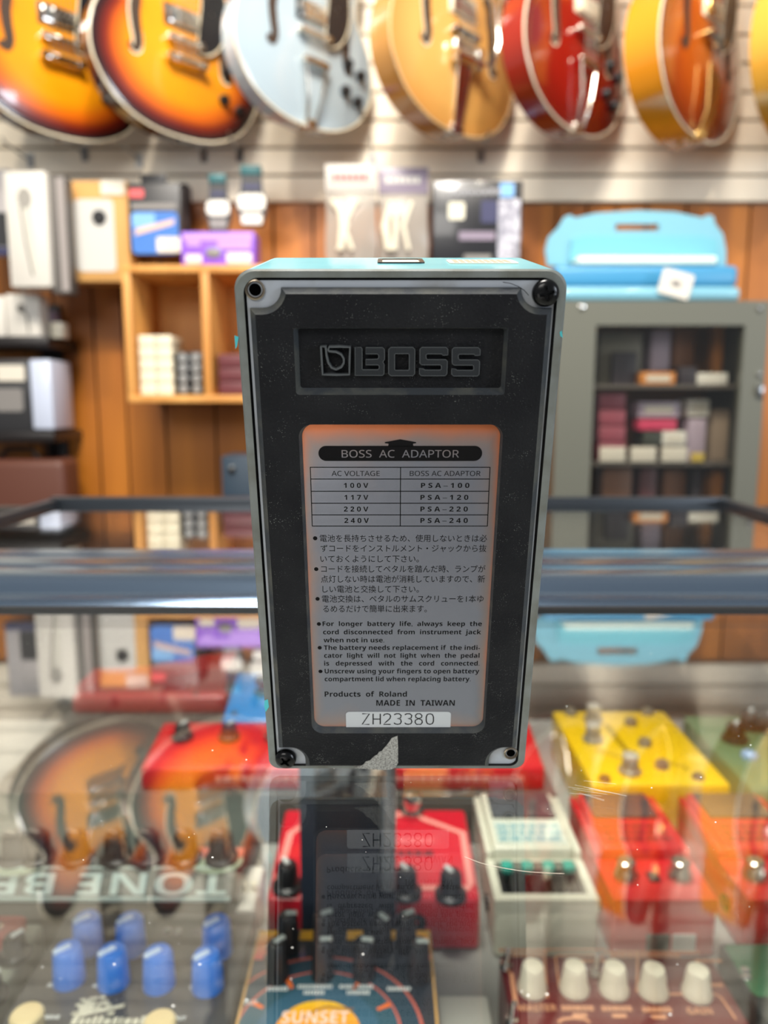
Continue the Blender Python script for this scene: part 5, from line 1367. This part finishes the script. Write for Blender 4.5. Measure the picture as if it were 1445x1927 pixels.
def mz(b):
    for t, px, py, wd_ in (('MASTER', 1012, 1903, 0.0215), ('DEPTH', 1088, 1903, 0.0175), ('SPEED', 1162, 1904, 0.0165), ('SHIFT', 1236, 1906, 0.0150), ('GAIN', 1318, 1909, 0.0140)):
        x, y = p.at(px, py)
        if t in ('MASTER', 'GAIN'): p.txt(b, t, x, y - 0.0008, wd_, 0.0046, gold_i)
        else:
            rg = random.Random(px); k = x - wd_ / 2
            while k < x + wd_ / 2: l_ = rg.uniform(0.0014, 0.0026); p.rect(b, k, k + l_, y, y + 0.0036, gold_i, 0.0004); k += l_ + 0.0006
            p.rect(b, x - 0.004, x + 0.004, y - 0.0045, y - 0.0018, gold_i, 0.0004)
    rg = random.Random(11)
    for px0, px1, py in ((940, 1022, 1792), (965, 1022, 1801), (1140, 1320, 1796), (1150, 1275, 1803), (1070, 1140, 1812), (1310, 1352, 1812), (1338, 1360, 1858)):
        x0, y = p.at(px0, py); x1, _ = p.at(px1, py); k = x0
        while k < x1: l_ = rg.uniform(0.0015, 0.0035); p.rect(b, k, k + l_, y, y + 0.0026, gold_i, 0.0004); k += l_ + 0.0007
    def gl(pts, wpx=0.0013):
        P_ = [p.at(*q_) for q_ in pts]
        n0 = len(b.bm.verts); b.ribbon([(x, 0, y) for x, y in P_], wpx, gold_i); b.bm.verts.ensure_lookup_table()
        for v_ in list(b.bm.verts)[n0:]: v_.co = (v_.co.x, v_.co.z, 0.0465)
    gl(((1030, 1880), (1024, 1796), (1030, 1788), (1140, 1788))); gl(((1052, 1860), (1045, 1802), (1050, 1799), (1138, 1799))); gl(((1198, 1868), (1200, 1790)))
    gl(((1225, 1872), (1345, 1872), (1356, 1878), (1385, 1920))); gl(((962, 1832), (972, 1900)), 0.0026); gl(((1050, 1925), (1060, 1919), (1080, 1917), (1102, 1920), (1110, 1926)), 0.0018)
p.print_('gold_print', mz)
for px, py in ((952, 1801), (962, 1903), (1120, 1812)):
    x, y = p.at(px, py, 0.008); b = MB(); b.lathe([(0.0036, 0), (0.0036, 0.003), (0.0018, 0.0034), (0.0021, 0.011), (1e-5, 0.0125)], (x, y, 0.046), (0.2, 0.3, 1), CHROME, 14); b.build('toggle', p.o)

# --- yellow pedal
p = Ped('envelope_pedal', 'bright yellow pedal with silver and black knobs', 0.2440, 0.612, DECK, 0.122, 0.158, 0.050, 0.050, pm('yellow_enamel', (250, 206, 14), 0.35, coat=0.4), 0.003)
for px, py, big in ((1116, 1372, 1), (1186, 1430, 1), (1117, 1336, 1)):
    x, y = p.at(px, py, 0.012); p.knob(x, y, 0.0075, 0.016, pm('grey_knob_skirt', (150, 144, 128), 0.4, 0.2), pale, r2=0.0068, skirt=True)
    b = MB(); b.lathe([(0.0074, -0.003), (0.0072, 0.001), (0.0055, 0.0022), (1e-5, 0.0026)], (x, y, 0.050 + 0.016), (0, 0, 1), pm('silver_cap', (226, 222, 208), 0.25, 0.4), 18); b.build('knob_cap', p.o)
for px, py in ((1187, 1358), (1213, 1396), (1246, 1438), (1074, 1339), (1218, 1338)):
    x, y = p.at(px, py, 0.003); p.knob(x, y, 0.0068, 0.0065, pm('dull_steel', (136, 128, 108), 0.4, 0.3), r2=0.0062)
for px, py in ((1138, 1462), (1314, 1458)):
    x, y = p.at(px, py, 0.003); p.knob(x, y, 0.0058, 0.004, pm('copper_cap', (150, 112, 84), 0.35, 0.7))
def yz(b):
    rg = random.Random(6)
    for i in range(8):
        t = i / 8; x, y = p.at(1142 + 44 * t, 1366 + 56 * t)
        for k in range(2): p.rect(b, x - 0.0026 + k * 0.0030, x - 0.0008 + k * 0.0030, y - 0.0035, y + 0.0030, INK, 0.0004)
    for (xa, ya, xb, yb) in ((1124, 1412, 1172, 1428), (1262, 1436, 1300, 1450)):
        for i in range(6):
            t = i / 6; x, y = p.at(xa + (xb - xa) * t, ya + (yb - ya) * t); p.rect(b, x - 0.0014, x + 0.0016, y - 0.0014, y + 0.0014, pm('brown_print', (150, 118, 30), 0.5), 0.0004)
    x, y = p.at(1308, 1428); b.f([b.v((x + 0.008 * math.cos(2 * PI * i / 20), y + 0.008 * math.sin(2 * PI * i / 20), 0.0504)) for i in range(20)], pm('pale_yellow', (252, 220, 70), 0.5))
p.print_('black_print', yz)

# --- green pedal at the right edge, small blue pedal, wide red unit, red rocker, dark pedal front right
p = Ped('delay_pedal', 'sage green pedal with black knobs behind the red pedal at the right edge', 0.3720, 0.600, DECK, 0.110, 0.150, 0.052, 0.054, pm('sage_enamel', (96, 132, 92), 0.4, coat=0.3), 0.004)
for px, py in ((1384, 1368), (1412, 1345), (1450, 1350)):
    x, y = p.at(px, py, 0.014); p.knob(x, y, 0.0095, 0.017, BLACK, WHITE_INK, skirt=True)
x, y = p.at(1410, 1420, 0.002); b = MB(); b.ball((x, y, 0.054), 0.008, pm('pale_blue_jewel', (160, 196, 240), 0.15, coat=1.0), 16, 8, (1, 1, 0.7)); b.build('jewel_lamp', p.o)
p = Ped('boost_pedal', 'small bright blue pedal left behind the standing pedal', -0.128, 0.706, RISE, 0.070, 0.085, 0.020, 0.040, pm('blue_enamel', (32, 136, 212), 0.3, coat=0.5), 0.004)
x, y = p.at(466, 1312, 0.01); p.switch(0.0, 0.045)
p.screw(-0.024, 0.012, 0.0035); p.screw(0.024, 0.012, 0.0035)
p = Ped('floor_unit', 'wide red floor unit with a row of dark knobs behind the standing pedal', -0.036, 0.606, RISE, 0.352, 0.072, 0.022, 0.032, red_e, 0.004)
for k in range(8): p.knob(-0.150 + 0.043 * k, 0.044, 0.0075, 0.014, DARK, WHITE_INK, skirt=True)
def wz(b):
    rg = random.Random(8); k = -0.11
    while k < 0.15: l_ = rg.uniform(0.003, 0.008); b.box(k, k + l_, -0.0006, 0.0002, 0.009, 0.014, salmon); k += l_ + 0.002
p.print_('front_lettering', wz)
b = MB(); b.box(0.135, 0.147, 0.03, 0.055, 0.026, 0.036, pm('pale_switch', (200, 205, 220), 0.4), 0.002); b.build('rocker_switch', p.o)
p = Ped('rocker_pedal', 'long red rocker pedal lying at the back left under the glass', -0.255, 0.768, RISE, 0.168, 0.07, 0.020, 0.024, pm('rocker_red', (186, 44, 42), 0.35, coat=0.4), 0.004)
b = MB(); b.slab([[(-0.083, 0.012, 0.021), (0.083, 0.012, 0.021), (0.083, 0.012, 0.047), (0.05, 0.012, 0.044), (-0.02, 0.012, 0.030), (-0.083, 0.012, 0.027)]], (0, 0.055, 0), pm('rocker_red', (186, 44, 42), 0.35)); b.build('treadle', p.o)
p.screw(0.05, 0.006, 0.003)
p = Ped('chorus_pedal', 'dark grey pedal with a green top at the lower right corner', 0.2620, 0.300, DECK, 0.100, 0.130, 0.040, 0.042, pm('gunmetal_enamel', (62, 66, 66), 0.4), 0.004)
b = MB(); p.rect(b, -0.048, 0.048, 0.085, 0.126, pm('green_print', (72, 130, 92), 0.5), 0.0004, 0.004); p.rect(b, -0.048, 0.048, 0.02, 0.03, pm('pale_blue_print', (120, 170, 180), 0.5), 0.0004); b.build('printed_panel', p.o)
x, y = p.at(1402, 1830); p.screw(x, y, 0.003, CHROME); x, y = p.at(1404, 1842); p.screw(x, y, 0.003, CHROME); p.knob(-0.02, 0.06, 0.008, 0.015, BLACK, WHITE_INK, skirt=True); p.knob(0.02, 0.06, 0.008, 0.015, BLACK, WHITE_INK, skirt=True)
# pale carton on the shelf between the red fuzz and the maroon pedal
o = thing('pale_carton', 'pale flat carton between the sun pedal and the maroon pedal', 'box', (0.049, 0.300, DECK))
b = MB(); b.box(-0.016, 0.016, 0, 0.118, 0, 0.014, pm('pale_carton_card', (206, 206, 196), 0.5), 0.002); b.build('box', o)
